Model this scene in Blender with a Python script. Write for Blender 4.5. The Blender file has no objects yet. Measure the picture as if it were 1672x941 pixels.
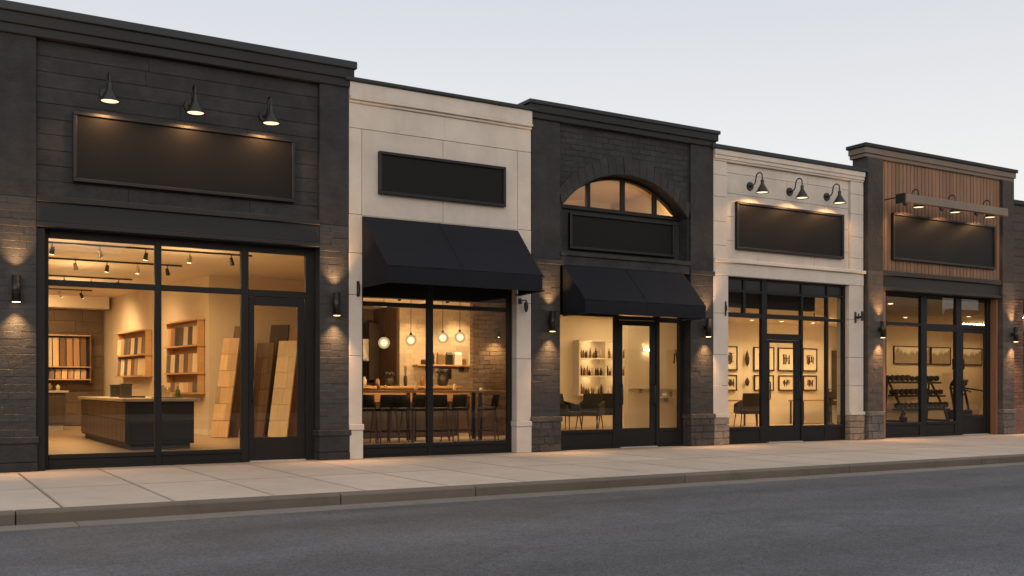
import bpy, bmesh, math, random
from mathutils import Vector, Matrix
R = random.Random(7)
sc = bpy.context.scene
COL = sc.collection
PI = math.pi

# ------------------------------------------------------------------ materials
def _mat(name):
    m = bpy.data.materials.new(name); m.use_nodes = True
    nt = m.node_tree; nt.nodes.clear()
    out = nt.nodes.new('ShaderNodeOutputMaterial')
    b = nt.nodes.new('ShaderNodeBsdfPrincipled')
    nt.links.new(b.outputs[0], out.inputs[0])
    return m, nt, b
def _n(nt, t, **k):
    n = nt.nodes.new(t)
    for a, v in k.items():
        if a in n.inputs: n.inputs[a].default_value = v
        else: setattr(n, a, v)
    return n
def _mixc(nt, fac, c1, c2, mode='MIX'):
    n = nt.nodes.new('ShaderNodeMix'); n.data_type = 'RGBA'; n.blend_type = mode
    for i, v in ((0, fac), (6, c1), (7, c2)):
        if isinstance(v, (int, float)): n.inputs[i].default_value = v
        elif isinstance(v, tuple): n.inputs[i].default_value = (*v, 1) if len(v) == 3 else v
        else: nt.links.new(v, n.inputs[i])
    return n.outputs[2]
def _coords(nt, scale=(1, 1, 1), kind='Object'):
    tc = nt.nodes.new('ShaderNodeTexCoord'); mp = nt.nodes.new('ShaderNodeMapping')
    mp.inputs['Scale'].default_value = scale
    nt.links.new(tc.outputs[kind], mp.inputs[0]); return mp.outputs[0]
def _noise(nt, vec, scale, detail=4, rough=.55):
    n = nt.nodes.new('ShaderNodeTexNoise'); n.inputs['Scale'].default_value = scale
    n.inputs['Detail'].default_value = detail; n.inputs['Roughness'].default_value = rough
    nt.links.new(vec, n.inputs['Vector']); return n.outputs['Fac']
def _ramp(nt, fac, a, b, ca=(0, 0, 0), cb=(1, 1, 1)):
    r = nt.nodes.new('ShaderNodeValToRGB'); nt.links.new(fac, r.inputs[0])
    r.color_ramp.elements[0].position = a; r.color_ramp.elements[1].position = b
    r.color_ramp.elements[0].color = (*ca, 1); r.color_ramp.elements[1].color = (*cb, 1)
    return r.outputs[0]
def _bump(nt, h, strength, dist, prev=None):
    b = nt.nodes.new('ShaderNodeBump'); b.inputs['Strength'].default_value = strength
    b.inputs['Distance'].default_value = dist; nt.links.new(h, b.inputs['Height'])
    if prev is not None: nt.links.new(prev, b.inputs['Normal'])
    return b.outputs[0]

def surf(name, col, rough=.7, var=.15, vscale=1.2, bump=.3, bscale=40, bdist=.004, metal=0, island=0.0,
         coarse=0, cscale=9, cdist=.012, spec=.4, stain=0.0, mott=0.0):
    """painted / plastered / stone surface: broad tonal drift, fine grain, optional lumpy relief and piece-to-piece change"""
    m, nt, b = _mat(name); v = _coords(nt)
    c = tuple(col); lo = tuple(x * (1 - var) for x in c); hi = tuple(min(1, x * (1 + var)) for x in c)
    col_s = _mixc(nt, _ramp(nt, _noise(nt, v, vscale, 6, .6), .3, .7), lo, hi)
    if island:
        g = nt.nodes.new('ShaderNodeNewGeometry')
        rr = _ramp(nt, g.outputs['Random Per Island'], 0, 1, (1 - island,) * 3, (1 + island,) * 3)
        col_s = _mixc(nt, 1.0, col_s, rr, 'MULTIPLY')
    if stain:
        v2 = _coords(nt, (6, 6, .7))
        st = _ramp(nt, _noise(nt, v2, 1.0, 5, .65), .5, .75, (1, 1, 1), (1 - stain,) * 3)
        col_s = _mixc(nt, 1.0, col_s, st, 'MULTIPLY')
    if mott:   # light and dark of rough relief mottled into the colour, stretched along the courses
        mo = _ramp(nt, _noise(nt, _coords(nt, (7, 7, 15)), 1.0, 6, .72), .32, .68, (1 - mott,) * 3, (1 + mott,) * 3)
        col_s = _mixc(nt, 1.0, col_s, mo, 'MULTIPLY')
    nt.links.new(col_s, b.inputs['Base Color'])
    b.inputs['Roughness'].default_value = rough; b.inputs['Metallic'].default_value = metal
    b.inputs['Specular IOR Level'].default_value = spec
    nrm = None
    if coarse: nrm = _bump(nt, _noise(nt, v, cscale, 5, .6), coarse, cdist)
    if bump: nrm = _bump(nt, _noise(nt, v, bscale, 3, .6), bump, bdist, nrm)
    if nrm is not None: nt.links.new(nrm, b.inputs['Normal'])
    return m
def wood(name, c1, c2, rough=.5, axis='z', island=.25, scale=1.0, objrand=False):
    m, nt, b = _mat(name)
    s = {'z': (14, 14, .8), 'x': (.8, 14, 14), 'y': (14, .8, 14)}[axis]
    v = _coords(nt, tuple(q * scale for q in s))
    if objrand:
        oi = nt.nodes.new('ShaderNodeObjectInfo'); ad = nt.nodes.new('ShaderNodeVectorMath'); ad.operation = 'ADD'
        sc_ = nt.nodes.new('ShaderNodeMath'); sc_.operation = 'MULTIPLY'; sc_.inputs[1].default_value = 37
        nt.links.new(oi.outputs['Random'], sc_.inputs[0]); nt.links.new(v, ad.inputs[0]); nt.links.new(sc_.outputs[0], ad.inputs[1])
        v = ad.outputs[0]
    f = _ramp(nt, _noise(nt, v, 1.6, 7, .62), .28, .72)
    col_s = _mixc(nt, f, tuple(c1), tuple(c2))
    if island:
        g = nt.nodes.new('ShaderNodeNewGeometry')
        col_s = _mixc(nt, 1.0, col_s, _ramp(nt, g.outputs['Random Per Island'], 0, 1, (1 - island,) * 3, (1 + island,) * 3), 'MULTIPLY')
    nt.links.new(col_s, b.inputs['Base Color']); b.inputs['Roughness'].default_value = rough
    nt.links.new(_bump(nt, f, .15, .002), b.inputs['Normal'])
    return m
def glow(name, col, strength):
    m, nt, b = _mat(name); nt.nodes.remove(b)
    e = nt.nodes.new('ShaderNodeEmission'); e.inputs[0].default_value = (*col, 1); e.inputs[1].default_value = strength
    nt.links.new(e.outputs[0], nt.nodes['Material Output'].inputs[0]); return m
def print_mat():   # blurred monochrome landscape print
    m, nt, b = _mat('landscape print'); v = _coords(nt, (1.6, 1, 1.0))
    sx = nt.nodes.new('ShaderNodeSeparateXYZ'); nt.links.new(v, sx.inputs[0])
    h = nt.nodes.new('ShaderNodeMath'); h.operation = 'MULTIPLY_ADD'; nt.links.new(_noise(nt, _coords(nt, (2.2, 1, .6)), 1.7, 6, .6), h.inputs[0]); h.inputs[1].default_value = -.75; nt.links.new(sx.outputs[2], h.inputs[2])
    c = _mixc(nt, _ramp(nt, h.outputs[0], -.22, .10), (.34, .27, .20), (.86, .80, .70))
    c = _mixc(nt, 1.0, c, _ramp(nt, _noise(nt, _coords(nt, (6, 1, 9)), 1.5, 5, .7), .3, .7, (.72,) * 3, (1.1,) * 3), 'MULTIPLY')
    nt.links.new(c, b.inputs['Base Color']); b.inputs['Roughness'].default_value = .5; return m
def globe_mat():   # frosted glass with a hot core where one looks straight through to the bulb
    m, nt, b = _mat('frosted globe'); nt.nodes.remove(b)
    e = nt.nodes.new('ShaderNodeEmission'); e.inputs[0].default_value = (1, .66, .33, 1)
    lw = nt.nodes.new('ShaderNodeLayerWeight'); lw.inputs[0].default_value = .5
    r = _ramp(nt, lw.outputs['Facing'], .01, .34, (1, 1, 1), (.24, .24, .24)); r.node.color_ramp.interpolation = 'EASE'
    k = _n(nt, 'ShaderNodeMath', operation='MULTIPLY'); k.inputs[1].default_value = 2.6
    nt.links.new(r, k.inputs[0]); nt.links.new(k.outputs[0], e.inputs[1])
    nt.links.new(e.outputs[0], nt.nodes['Material Output'].inputs[0]); return m
def glass(name, tint=(.93, .95, .94), wav=.02):
    m, nt, b = _mat(name); nt.nodes.remove(b)
    t = nt.nodes.new('ShaderNodeBsdfTransparent'); t.inputs[0].default_value = (*tint, 1)
    g = nt.nodes.new('ShaderNodeBsdfGlossy'); g.inputs['Roughness'].default_value = .0
    nt.links.new(_bump(nt, _noise(nt, _coords(nt), 1.1, 1, .4), wav, .02), g.inputs['Normal'])
    fr = nt.nodes.new('ShaderNodeFresnel'); fr.inputs[0].default_value = 1.72
    # the pane is a thin slab: only the outer face of each sheet reflects
    ge = nt.nodes.new('ShaderNodeNewGeometry'); iv = _n(nt, 'ShaderNodeMath', operation='SUBTRACT'); iv.inputs[0].default_value = 1
    nt.links.new(ge.outputs['Backfacing'], iv.inputs[1]); mu = _n(nt, 'ShaderNodeMath', operation='MULTIPLY')
    nt.links.new(fr.outputs[0], mu.inputs[0]); nt.links.new(iv.outputs[0], mu.inputs[1])
    mx = nt.nodes.new('ShaderNodeMixShader')
    nt.links.new(mu.outputs[0], mx.inputs[0]); nt.links.new(t.outputs[0], mx.inputs[1]); nt.links.new(g.outputs[0], mx.inputs[2])
    nt.links.new(mx.outputs[0], nt.nodes['Material Output'].inputs[0]); return m

WARM = (1.0, .62, .29)
LAMP = (1.0, .52, .21)
M = dict(
    char=surf('charcoal painted block', (0.0304, 0.0312, 0.0334), .75, .32, 2.4, .8, 45, .006, island=.10, coarse=.9, cscale=6, cdist=.02, spec=.3, stain=.15, mott=0.17),
    char_st=surf('charcoal painted stucco', (0.0304, 0.0319, 0.0352), .8, .3, 2.6, .9, 38, .008, coarse=.9, cscale=5, cdist=.03, spec=.3, stain=.15, mott=0.17),
    char_rough=surf('charcoal painted split brick', (0.0304, 0.0312, 0.0334), .6, .25, 2, .6, 34, .005, island=.10, coarse=.8, cscale=8, cdist=.014, spec=.4, mott=0.17),
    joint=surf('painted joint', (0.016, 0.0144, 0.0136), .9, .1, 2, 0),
    cool=surf('cool charcoal painted brick', (0.0309, 0.0318, 0.0343), .75, .32, 2.4, .8, 40, .007, island=.10, coarse=.9, cscale=8, cdist=.025, spec=.3, mott=0.17),
    cool_st=surf('cool charcoal stucco', (0.0302, 0.0314, 0.0347), .8, .3, 2.6, .9, 38, .008, coarse=1.0, cscale=6, cdist=.03, spec=.3, mott=0.17),
    cool_rough=surf('cool charcoal split brick', (0.0331, 0.0318, 0.0318), .6, .25, 2, .6, 34, .005, island=.10, coarse=.8, cscale=8, cdist=.014, spec=.4, mott=0.17),
    trim=surf('charcoal trim', (0.0177, 0.0193, 0.022), .6, .14, .7, .15, 60, .002, spec=.3),
    trim_brown=surf('brown charcoal trim', (.036, .031, .027), .6, .14, .7, .15, 60, .002, spec=.3),
    trim_blue=surf('dark coping metal', (0.0184, 0.024, 0.0305), .5, .1, .7, .05, 60, .001, metal=.1, spec=.4),
    cream=surf('pale stucco', (0.5439, 0.4965, 0.4491), .85, .10, 1.6, .5, 60, .004, island=.035, coarse=.2, cscale=5, cdist=.008, stain=.06, spec=.2, mott=0.025),
    creamjoint=surf('pale stucco joint', (0.4312, 0.3908, 0.3538), .9, .1, 2, 0),
    stone=surf('charcoal stone block', (0.0638, 0.0561, 0.0527), .8, .25, 3, .8, 40, .01, island=.22, coarse=1.0, cscale=10, cdist=.05, mott=0.17),
    stone_tan=surf('tan stone block', (0.2805, 0.2167, 0.17), .85, .2, 3, .7, 40, .008, island=.16, coarse=1.0, cscale=10, cdist=.03, mott=0.2),
    stone_grey=surf('grey stone block', (0.1318, 0.119, 0.1105), .85, .2, 3, .7, 40, .008, island=.2, coarse=1.0, cscale=10, cdist=.04, mott=.18),
    taupe=surf('taupe cornice', (0.1713, 0.1392, 0.116), .65, .1, .8, .1, 60, .002, spec=.3),
    taupe_lt=surf('taupe beam paint', (0.207, 0.1604, 0.1294), .55, .12, 1.5, .1, 60, .002, stain=.12, spec=.3),
    brown=surf('brown charcoal stucco', (0.0544, 0.0472, 0.0432), .8, .2, 1.2, .8, 40, .007, coarse=.9, cscale=5, cdist=.03, spec=.3, mott=0.17),
    brown_rough=surf('brown charcoal split brick', (0.0656, 0.0552, 0.0488), .6, .25, 2, .6, 34, .005, island=.12, coarse=.8, cscale=8, cdist=.014, spec=.4, mott=0.18),
    redbrick=surf('red brown brick', (.145, .078, .056), .8, .25, 3, .7, 40, .006, island=.25, coarse=.8, cscale=10, cdist=.012),
    frame=surf('black window frame', (.0085, .008, .0075), .5, .1, 1, .05, 60, .001, spec=.3),
    spandrel=surf('black spandrel panel', (.010, .010, .011), .25, .05, 1, 0, spec=.4),
    black=surf('black metal', (.009, .0095, .010), .4, .08, 1, .05, 60, .001, spec=.5),
    signface=surf('black sign panel', (.0078, .0072, .0070), .55, .12, .8, .06, 90, .001, spec=.18),
    signframe=surf('black sign frame', (0.0062, 0.0059, 0.0059), .45, .1, 1, .05, 60, .001, spec=.4),
    steel=surf('brushed steel', (.55, .53, .50), .35, .08, 4, .05, 60, .001, metal=1),
    alu=surf('threshold aluminium', (.62, .62, .62), .4, .1, 4, .05, 60, .001, metal=.6),
    awn=surf('black awning canvas', (0.0077, 0.0095, 0.0148), .85, .15, .8, .35, 300, .001, spec=.25, coarse=.4, cscale=1.8, cdist=.03),
    roof=surf('grey roof felt', (.10, .10, .10), .9, .15, 1, .3),
    cladding=wood('brown timber cladding', (.175, .088, .046), (.255, .140, .078), .6, 'z', .2),
    jambwood=wood('brown timber jamb', (.20, .09, .048), (.28, .135, .078), .55, 'z', .1),
    # interiors
    iw_cream=surf('warm cream interior wall', (.62, .52, .40), .8, .05, 1, .15, 60, .002),
    iw_white=surf('warm white interior wall', (.72, .65, .54), .8, .04, 1, .12, 60, .002),
    iw_dark=surf('dark brown brick wall', (.105, .072, .048), .75, .2, 2, .6, 40, .006, island=.18, coarse=.7, cscale=9, cdist=.014),
    iw_pale_brick=surf('pale glazed brick wall', (.55, .45, .33), .55, .12, 2, .3, 40, .004, island=.10),
    iw_kitchen=surf('brown kitchen wall', (.20, .135, .085), .6, .12, 1, .1),
    ceil=surf('interior ceiling', (.74, .65, .54), .85, .04, 1, .1),
    floor_wood=wood('pale timber floor', (.32, .235, .155), (.44, .34, .235), .38, 'x', .12, .5),
    floor_con=surf('warm concrete floor', (.42, .34, .26), .45, .15, 1, .15, 30, .002),
    floor_dark=surf('brown rubber floor', (.20, .16, .125), .6, .12, 1.5, .1),
    oak=wood('pale oak', (.38, .24, .125), (.54, .37, .21), .5, 'z', .32, objrand=True),
    honey=wood('honey oak', (.24, .12, .05), (.36, .20, .09), .5, 'z', .22, objrand=True),
    walnut=wood('walnut', (.06, .03, .015), (.135, .072, .036), .5, 'z', .22, objrand=True),
    ash=wood('bleached ash', (.50, .38, .25), (.64, .51, .36), .55, 'z', .08, objrand=True),
    ebony=wood('ebony stain', (.025, .018, .013), (.06, .042, .030), .5, 'z', .1, objrand=True),
    shelfwood=wood('shelf timber', (.46, .27, .12), (.58, .36, .18), .5, 'x', .08),
    barwood=wood('bar timber', (.30, .155, .06), (.44, .25, .11), .45, 'x', .1),
    legwood=wood('stool leg timber', (.09, .045, .022), (.16, .085, .042), .5, 'z', .1),
    cab_dark=surf('dark cabinet paint', (.024, .026, .025), .6, .08, 1, .03, 50, .001),
    cab_brown=wood('brown cabinet', (.045, .030, .020), (.070, .047, .032), .42, 'z', .1),
    top_pale=surf('pale stone worktop', (.52, .44, .34), .3, .12, 3, .03, 50, .001),
    fabric=surf('black upholstery', (.020, .019, .018), .75, .15, 3, .25, 200, .001),
    fabric_br=surf('dark brown upholstery', (.050, .038, .030), .7, .15, 3, .25, 200, .001),
    white=surf('white laminate', (.74, .68, .59), .45, .03, 1, .03),
    paper=surf('white paper', (.78, .74, .66), .8, .04, 2, .05),
    darkitem=surf('dark ceramic', (.030, .025, .020), .4, .2, 3, .05),
    brownitem=surf('brown card', (.24, .15, .08), .6, .2, 3, .1),
    paleitem=surf('pale plastic', (.60, .52, .42), .35, .1, 3, .03),
    amber=surf('amber bottle', (.22, .10, .03), .2, .1, 3, .0),
    green=surf('green bottle', (.07, .11, .035), .2, .1, 3, .0),
    rubber=surf('black rubber', (.011, .011, .011), .38, .1, 3, .1),
    leafm=surf('dark leaves', (.030, .040, .018), .6, .3, 6, .1),
    sketch=surf('artwork paper', (.74, .67, .55), .8, .05, 2, .02),
    ink=surf('dark ink', (.06, .045, .035), .8, .3, 9, .05),
    photo=print_mat(),
    mirror=surf('silvered mirror', (.75, .70, .62), .06, .02, 1, 0, metal=1),
    glass=glass('shop glass'),
    jarglass=glass('jar glass', (.86, .88, .84), .0),
    lens=glow('warm lamp lens', (1, .70, .38), 14),
    lens_soft=glow('warm sconce lens', (1, .68, .36), 10), lamp_disc=glow('warm shade diffuser', (1, .70, .40), 1.9),
    globe=globe_mat(),
    bulb=glow('warm filament', (1, .78, .48), 30),
    strip=glow('linear ceiling light', (1, .64, .30), 165),
    strip_low=glow('dim linear ceiling light', (1, .66, .34), 60),
    strip_salon=glow('salon linear light', (1, .62, .28), 125),
    screen=surf('dark screen', (.01, .01, .012), .15, .05, 1, 0),
)
# concrete, kerb and asphalt
def concrete(name, col, stain=.12, island=.05):
    m, nt, b = _mat(name); v = _coords(nt)
    c = _mixc(nt, _ramp(nt, _noise(nt, v, .55, 7, .62), .3, .72), tuple(x * .86 for x in col), tuple(x * 1.08 for x in col))
    g = nt.nodes.new('ShaderNodeNewGeometry')
    c = _mixc(nt, 1.0, c, _ramp(nt, g.outputs['Random Per Island'], 0, 1, (1 - island,) * 3, (1 + island,) * 3), 'MULTIPLY')
    c = _mixc(nt, 1.0, c, _ramp(nt, _noise(nt, v, 2.7, 6, .7), .52, .8, (1, 1, 1), (1 - stain,) * 3), 'MULTIPLY')
    c = _mixc(nt, 1.0, c, _ramp(nt, _noise(nt, v, 90, 2, .6), .35, .65, (.93,) * 3, (1.05,) * 3), 'MULTIPLY')
    nt.links.new(c, b.inputs['Base Color']); b.inputs['Roughness'].default_value = .78
    b.inputs['Specular IOR Level'].default_value = .3
    n1 = _bump(nt, _noise(nt, v, 60, 3, .6), .25, .003)
    nt.links.new(_bump(nt, _noise(nt, v, 6, 3, .6), .15, .01, n1), b.inputs['Normal']); return m
def walk_dirt(m):
    nt = m.node_tree; b = nt.nodes['Principled BSDF']; src = b.inputs['Base Color'].links[0].from_socket
    tc = nt.nodes.new('ShaderNodeTexCoord'); sx = nt.nodes.new('ShaderNodeSeparateXYZ'); nt.links.new(tc.outputs['Object'], sx.inputs[0])
    def ma(op, a, v):
        n = nt.nodes.new('ShaderNodeMath'); n.operation = op; nt.links.new(a, n.inputs[0])
        if isinstance(v, (int, float)): n.inputs[1].default_value = v
        else: nt.links.new(v, n.inputs[1])
        return n.outputs[0]
    dx = ma('PINGPONG', ma('ADD', sx.outputs[0], 10.0 - .22), .5)
    dy = ma('ABSOLUTE', ma('ADD', sx.outputs[1], 2.553), 0)
    nz = ma('MULTIPLY', _noise(nt, _coords(nt), 6, 5, .7), .055)
    d = ma('MINIMUM', ma('MULTIPLY', dx, 1.6), dy)
    f = _ramp(nt, ma('SUBTRACT', d, nz), -.02, .022, (.76, .74, .72), (1, 1, 1))
    wall = _ramp(nt, ma('SUBTRACT', ma('ABSOLUTE', sx.outputs[1], 0), ma('MULTIPLY', nz, 4)), .0, .22, (.72, .70, .67), (1, 1, 1))
    c = _mixc(nt, 1.0, _mixc(nt, 1.0, src, f, 'MULTIPLY'), wall, 'MULTIPLY')
    # scattered gum and drip spots
    vo = nt.nodes.new('ShaderNodeTexVoronoi'); vo.inputs['Scale'].default_value = 2.2; nt.links.new(_coords(nt), vo.inputs['Vector'])
    c = _mixc(nt, 1.0, c, _ramp(nt, vo.outputs['Distance'], .03, .07, (.74, .72, .70), (1, 1, 1)), 'MULTIPLY')
    nt.links.new(c, b.inputs['Base Color'])
def asphalt(name):
    m, nt, b = _mat(name); v = _coords(nt); vs = _coords(nt, (.25, 1.2, 1))
    c = _mixc(nt, _ramp(nt, _noise(nt, vs, .45, 6, .62), .3, .7), (.064, .0675, .0765), (.112, .117, .131))
    c = _mixc(nt, 1.0, c, _ramp(nt, _noise(nt, v, 1.6, 6, .7), .35, .7, (.82,) * 3, (1.12,) * 3), 'MULTIPLY')
    c = _mixc(nt, 1.0, c, _ramp(nt, _noise(nt, _coords(nt, (.06, .9, 1)), 1.0, 4, .6), .35, .65, (.86,) * 3, (1.10,) * 3), 'MULTIPLY')
    c = _mixc(nt, 1.0, c, _ramp(nt, _noise(nt, v, .8, 5, .75), .66, .78, (1,) * 3, (.72,) * 3), 'MULTIPLY')
    vo = nt.nodes.new('ShaderNodeTexVoronoi'); vo.inputs['Scale'].default_value = 75; nt.links.new(v, vo.inputs['Vector'])
    sp = nt.nodes.new('ShaderNodeSeparateColor'); nt.links.new(vo.outputs['Color'], sp.inputs[0])
    c = _mixc(nt, 1.0, c, _ramp(nt, sp.outputs[0], 0, 1, (.58,) * 3, (1.5,) * 3), 'MULTIPLY')
    # fine cracks, kept to a few patches
    wv = nt.nodes.new('ShaderNodeTexVoronoi'); wv.feature = 'DISTANCE_TO_EDGE'; wv.inputs['Scale'].default_value = .55
    ns = nt.nodes.new('ShaderNodeTexNoise'); ns.inputs['Scale'].default_value = 1.5; ns.inputs['Detail'].default_value = 6
    nt.links.new(v, ns.inputs['Vector'])
    mx = _mixc(nt, .25, v, ns.outputs['Color'], 'ADD'); nt.links.new(mx, wv.inputs['Vector'])
    cr = _ramp(nt, wv.outputs['Distance'], .0, .012, (.74,) * 3, (1, 1, 1))
    keep = _ramp(nt, _noise(nt, v, .3, 3, .5), .5, .62)
    c = _mixc(nt, keep, c, _mixc(nt, 1.0, c, cr, 'MULTIPLY'))
    nt.links.new(c, b.inputs['Base Color']); b.inputs['Roughness'].default_value = .72
    b.inputs['Specular IOR Level'].default_value = .35
    n1 = _bump(nt, vo.outputs['Distance'], .5, .006)
    nt.links.new(_bump(nt, _noise(nt, v, 30, 4, .65), .35, .008, n1), b.inputs['Normal']); return m
M['walk'] = concrete('sidewalk concrete', (.50, .43, .365), .22, .075)
walk_dirt(M['walk'])
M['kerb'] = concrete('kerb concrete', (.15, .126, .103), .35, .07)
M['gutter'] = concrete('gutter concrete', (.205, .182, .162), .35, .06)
M['asphalt'] = asphalt('asphalt')

# ------------------------------------------------------------------ mesh builder
W = {}
def wl(o): return W.get(o.name, Vector((0, 0, 0))) if o else Vector((0, 0, 0))
def tag(o, label=None, cat=None, group=None, kind=None):
    for k, v in (('label', label), ('category', cat), ('group', group), ('kind', kind)):
        if v: o[k] = v
    return o
def thing(name, loc, label, cat, group=None):
    o = bpy.data.objects.new(name, None); COL.objects.link(o); o.location = loc; o.empty_display_size = .1
    W[o.name] = Vector(loc); return tag(o, label, cat, group)
class MB:
    def __init__(s): s.v = []; s.f = []; s.sm = []
    def add(s, vs, fs, smooth=False):
        n = len(s.v); s.v += [tuple(p) for p in vs]
        for f in fs: s.f.append(tuple(i + n for i in f)); s.sm.append(smooth)
        return s
    def box(s, x0, x1, y0, y1, z0, z1):
        vs = [(x, y, z) for z in (z0, z1) for y in (y0, y1) for x in (x0, x1)]
        return s.add(vs, [(0, 2, 3, 1), (4, 5, 7, 6), (0, 1, 5, 4), (2, 6, 7, 3), (0, 4, 6, 2), (1, 3, 7, 5)])
    def hexa(s, p):  # 8 points, bottom ring 0-3 then top ring 4-7
        return s.add(p, [(3, 2, 1, 0), (4, 5, 6, 7), (0, 1, 5, 4), (1, 2, 6, 5), (2, 3, 7, 6), (3, 0, 4, 7)])
    def obox(s, c, ax, h):
        c = Vector(c); a = [Vector(q) * k for q, k in zip(ax, h)]
        vs = [c + a[0] * i + a[1] * j + a[2] * k for k in (-1, 1) for j in (-1, 1) for i in (-1, 1)]
        return s.add(vs, [(0, 2, 3, 1), (4, 5, 7, 6), (0, 1, 5, 4), (2, 6, 7, 3), (0, 4, 6, 2), (1, 3, 7, 5)])
    def prism(s, pts, y0, y1):   # outline in x,z run from y0 to y1
        n = len(pts); vs = [(x, y0, z) for x, z in pts] + [(x, y1, z) for x, z in pts]
        return s.add(vs, [tuple(range(n)), tuple(range(2 * n - 1, n - 1, -1))] + [(i, i + n, (i + 1) % n + n, (i + 1) % n) for i in range(n)])
    def sweep(s, prof, x0, x1):  # outline in y,z run from x0 to x1
        n = len(prof); vs = [(x0, y, z) for y, z in prof] + [(x1, y, z) for y, z in prof]
        return s.add(vs, [tuple(range(n)), tuple(range(2 * n - 1, n - 1, -1))] + [(i, i + n, (i + 1) % n + n, (i + 1) % n) for i in range(n)])
    def cyl(s, p0, p1, r0, r1=None, n=14, caps=True):
        r1 = r0 if r1 is None else r1; p0 = Vector(p0); p1 = Vector(p1); d = (p1 - p0).normalized()
        u = d.orthogonal().normalized(); w = d.cross(u); vs = []
        for p, r in ((p0, r0), (p1, r1)):
            vs += [p + (u * math.cos(2 * PI * i / n) + w * math.sin(2 * PI * i / n)) * r for i in range(n)]
        s.add(vs, [(i, (i + 1) % n, (i + 1) % n + n, i + n) for i in range(n)], True)
        if caps: s.add(vs[:n], [tuple(range(n - 1, -1, -1))]); s.add(vs[n:], [tuple(range(n))])
        return s
    def tube(s, pts, r, n=8):
        pts = [Vector(p) for p in pts]; vs = []; u = None
        for i, p in enumerate(pts):
            d = (pts[min(i + 1, len(pts) - 1)] - pts[max(i - 1, 0)]).normalized()
            if u is None: u = d.orthogonal().normalized()
            u = (u - d * u.dot(d)).normalized(); w = d.cross(u)
            vs += [p + (u * math.cos(2 * PI * k / n) + w * math.sin(2 * PI * k / n)) * r for k in range(n)]
        m = len(pts); fs = [(i * n + k, i * n + (k + 1) % n, (i + 1) * n + (k + 1) % n, (i + 1) * n + k) for i in range(m - 1) for k in range(n)]
        s.add(vs, fs, True); s.add(vs[:n], [tuple(range(n - 1, -1, -1))]); s.add(vs[-n:], [tuple(range(n))]); return s
    def lathe(s, c, prof, n=18):
        vs = [(c[0] + r * math.cos(2 * PI * k / n), c[1] + r * math.sin(2 * PI * k / n), c[2] + z) for r, z in prof for k in range(n)]
        fs = [(i * n + k, i * n + (k + 1) % n, (i + 1) * n + (k + 1) % n, (i + 1) * n + k) for i in range(len(prof) - 1) for k in range(n)]
        return s.add(vs, fs, True)
    def ball(s, c, r, n=18, m=10):
        return s.lathe(c, [(max(r * math.sin(PI * i / m), 1e-4), -r * math.cos(PI * i / m)) for i in range(m + 1)], n)
    def build(s, name, mat, parent=None, bevel=0, seg=1, **tags):
        me = bpy.data.meshes.new(name); o0 = wl(parent)
        me.from_pydata([(x - o0.x, y - o0.y, z - o0.z) for x, y, z in s.v], [], s.f)
        me.polygons.foreach_set('use_smooth', s.sm)
        bm = bmesh.new(); bm.from_mesh(me); bmesh.ops.recalc_face_normals(bm, faces=bm.faces); bm.to_mesh(me); bm.free()
        me.materials.append(M[mat] if isinstance(mat, str) else mat); me.update()
        o = bpy.data.objects.new(name, me); COL.objects.link(o)
        W[o.name] = o0.copy()
        if parent: o.parent = parent
        if bevel:
            b = o.modifiers.new('bevel', 'BEVEL'); b.width = bevel; b.segments = seg; b.limit_method = 'ANGLE'; b.angle_limit = .6
        return tag(o, **tags)
def copy_tree(o, parent=None):
    c = o.copy(); COL.objects.link(c)
    if parent is not None: c.parent = parent
    for ch in list(o.children): copy_tree(ch, c)
    return c
class Proto:
    """first call moves the original itself, later calls copy it with its parts"""
    def __init__(s, o): s.o = o; s.used = False
    def put(s, loc, rz=0, label=None, group=None, scale=None):
        o = copy_tree(s.o) if s.used else s.o; s.used = True
        o.location = loc; o.rotation_euler = (0, 0, rz)
        if scale: o.scale = scale
        W[o.name] = Vector(loc); return tag(o, label, None, group)
def spot(name, loc, aim, power, angle, parent=None, col=WARM, blend=.6, rad=.03):
    l = bpy.data.lights.new(name, 'SPOT'); l.energy = power; l.spot_size = math.radians(angle); l.spot_blend = blend
    l.color = col; l.shadow_soft_size = rad
    o = bpy.data.objects.new(name, l); COL.objects.link(o)
    o0 = wl(parent); o.location = Vector(loc) - o0
    o.rotation_euler = (Vector(aim) - Vector(loc)).to_track_quat('-Z', 'Y').to_euler()
    if parent: o.parent = parent
    return o
def point(name, loc, power, parent=None, col=WARM, rad=.09):
    l = bpy.data.lights.new(name, 'POINT'); l.energy = power; l.color = col; l.shadow_soft_size = rad
    o = bpy.data.objects.new(name, l); COL.objects.link(o); o.location = Vector(loc) - wl(parent)
    if parent: o.parent = parent
    return o
def blocks(mb, x0, x1, z0, z1, y0, y1, course, lmin, lmax, gap=.006, jit=.003, rnd=R, stagger=None):
    """masonry courses of separate blocks"""
    n = max(1, round((z1 - z0) / course)); h = (z1 - z0) / n
    for i in range(n):
        x = x0; first = True
        while x < x1 - 1e-4:
            L = rnd.uniform(lmin, lmax)
            if first and stagger: L *= (1.0 if i % 2 else .5)
            first = False
            xe = x + L
            if x1 - xe < lmin * .45: xe = x1
            j = rnd.uniform(-jit, jit)
            mb.box(x + (gap / 2 if x > x0 else 0), xe - (gap / 2 if xe < x1 else 0), y0 + j, y1, z0 + i * h + gap / 2, z0 + (i + 1) * h - gap / 2)
            x = xe
    return mb

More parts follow.
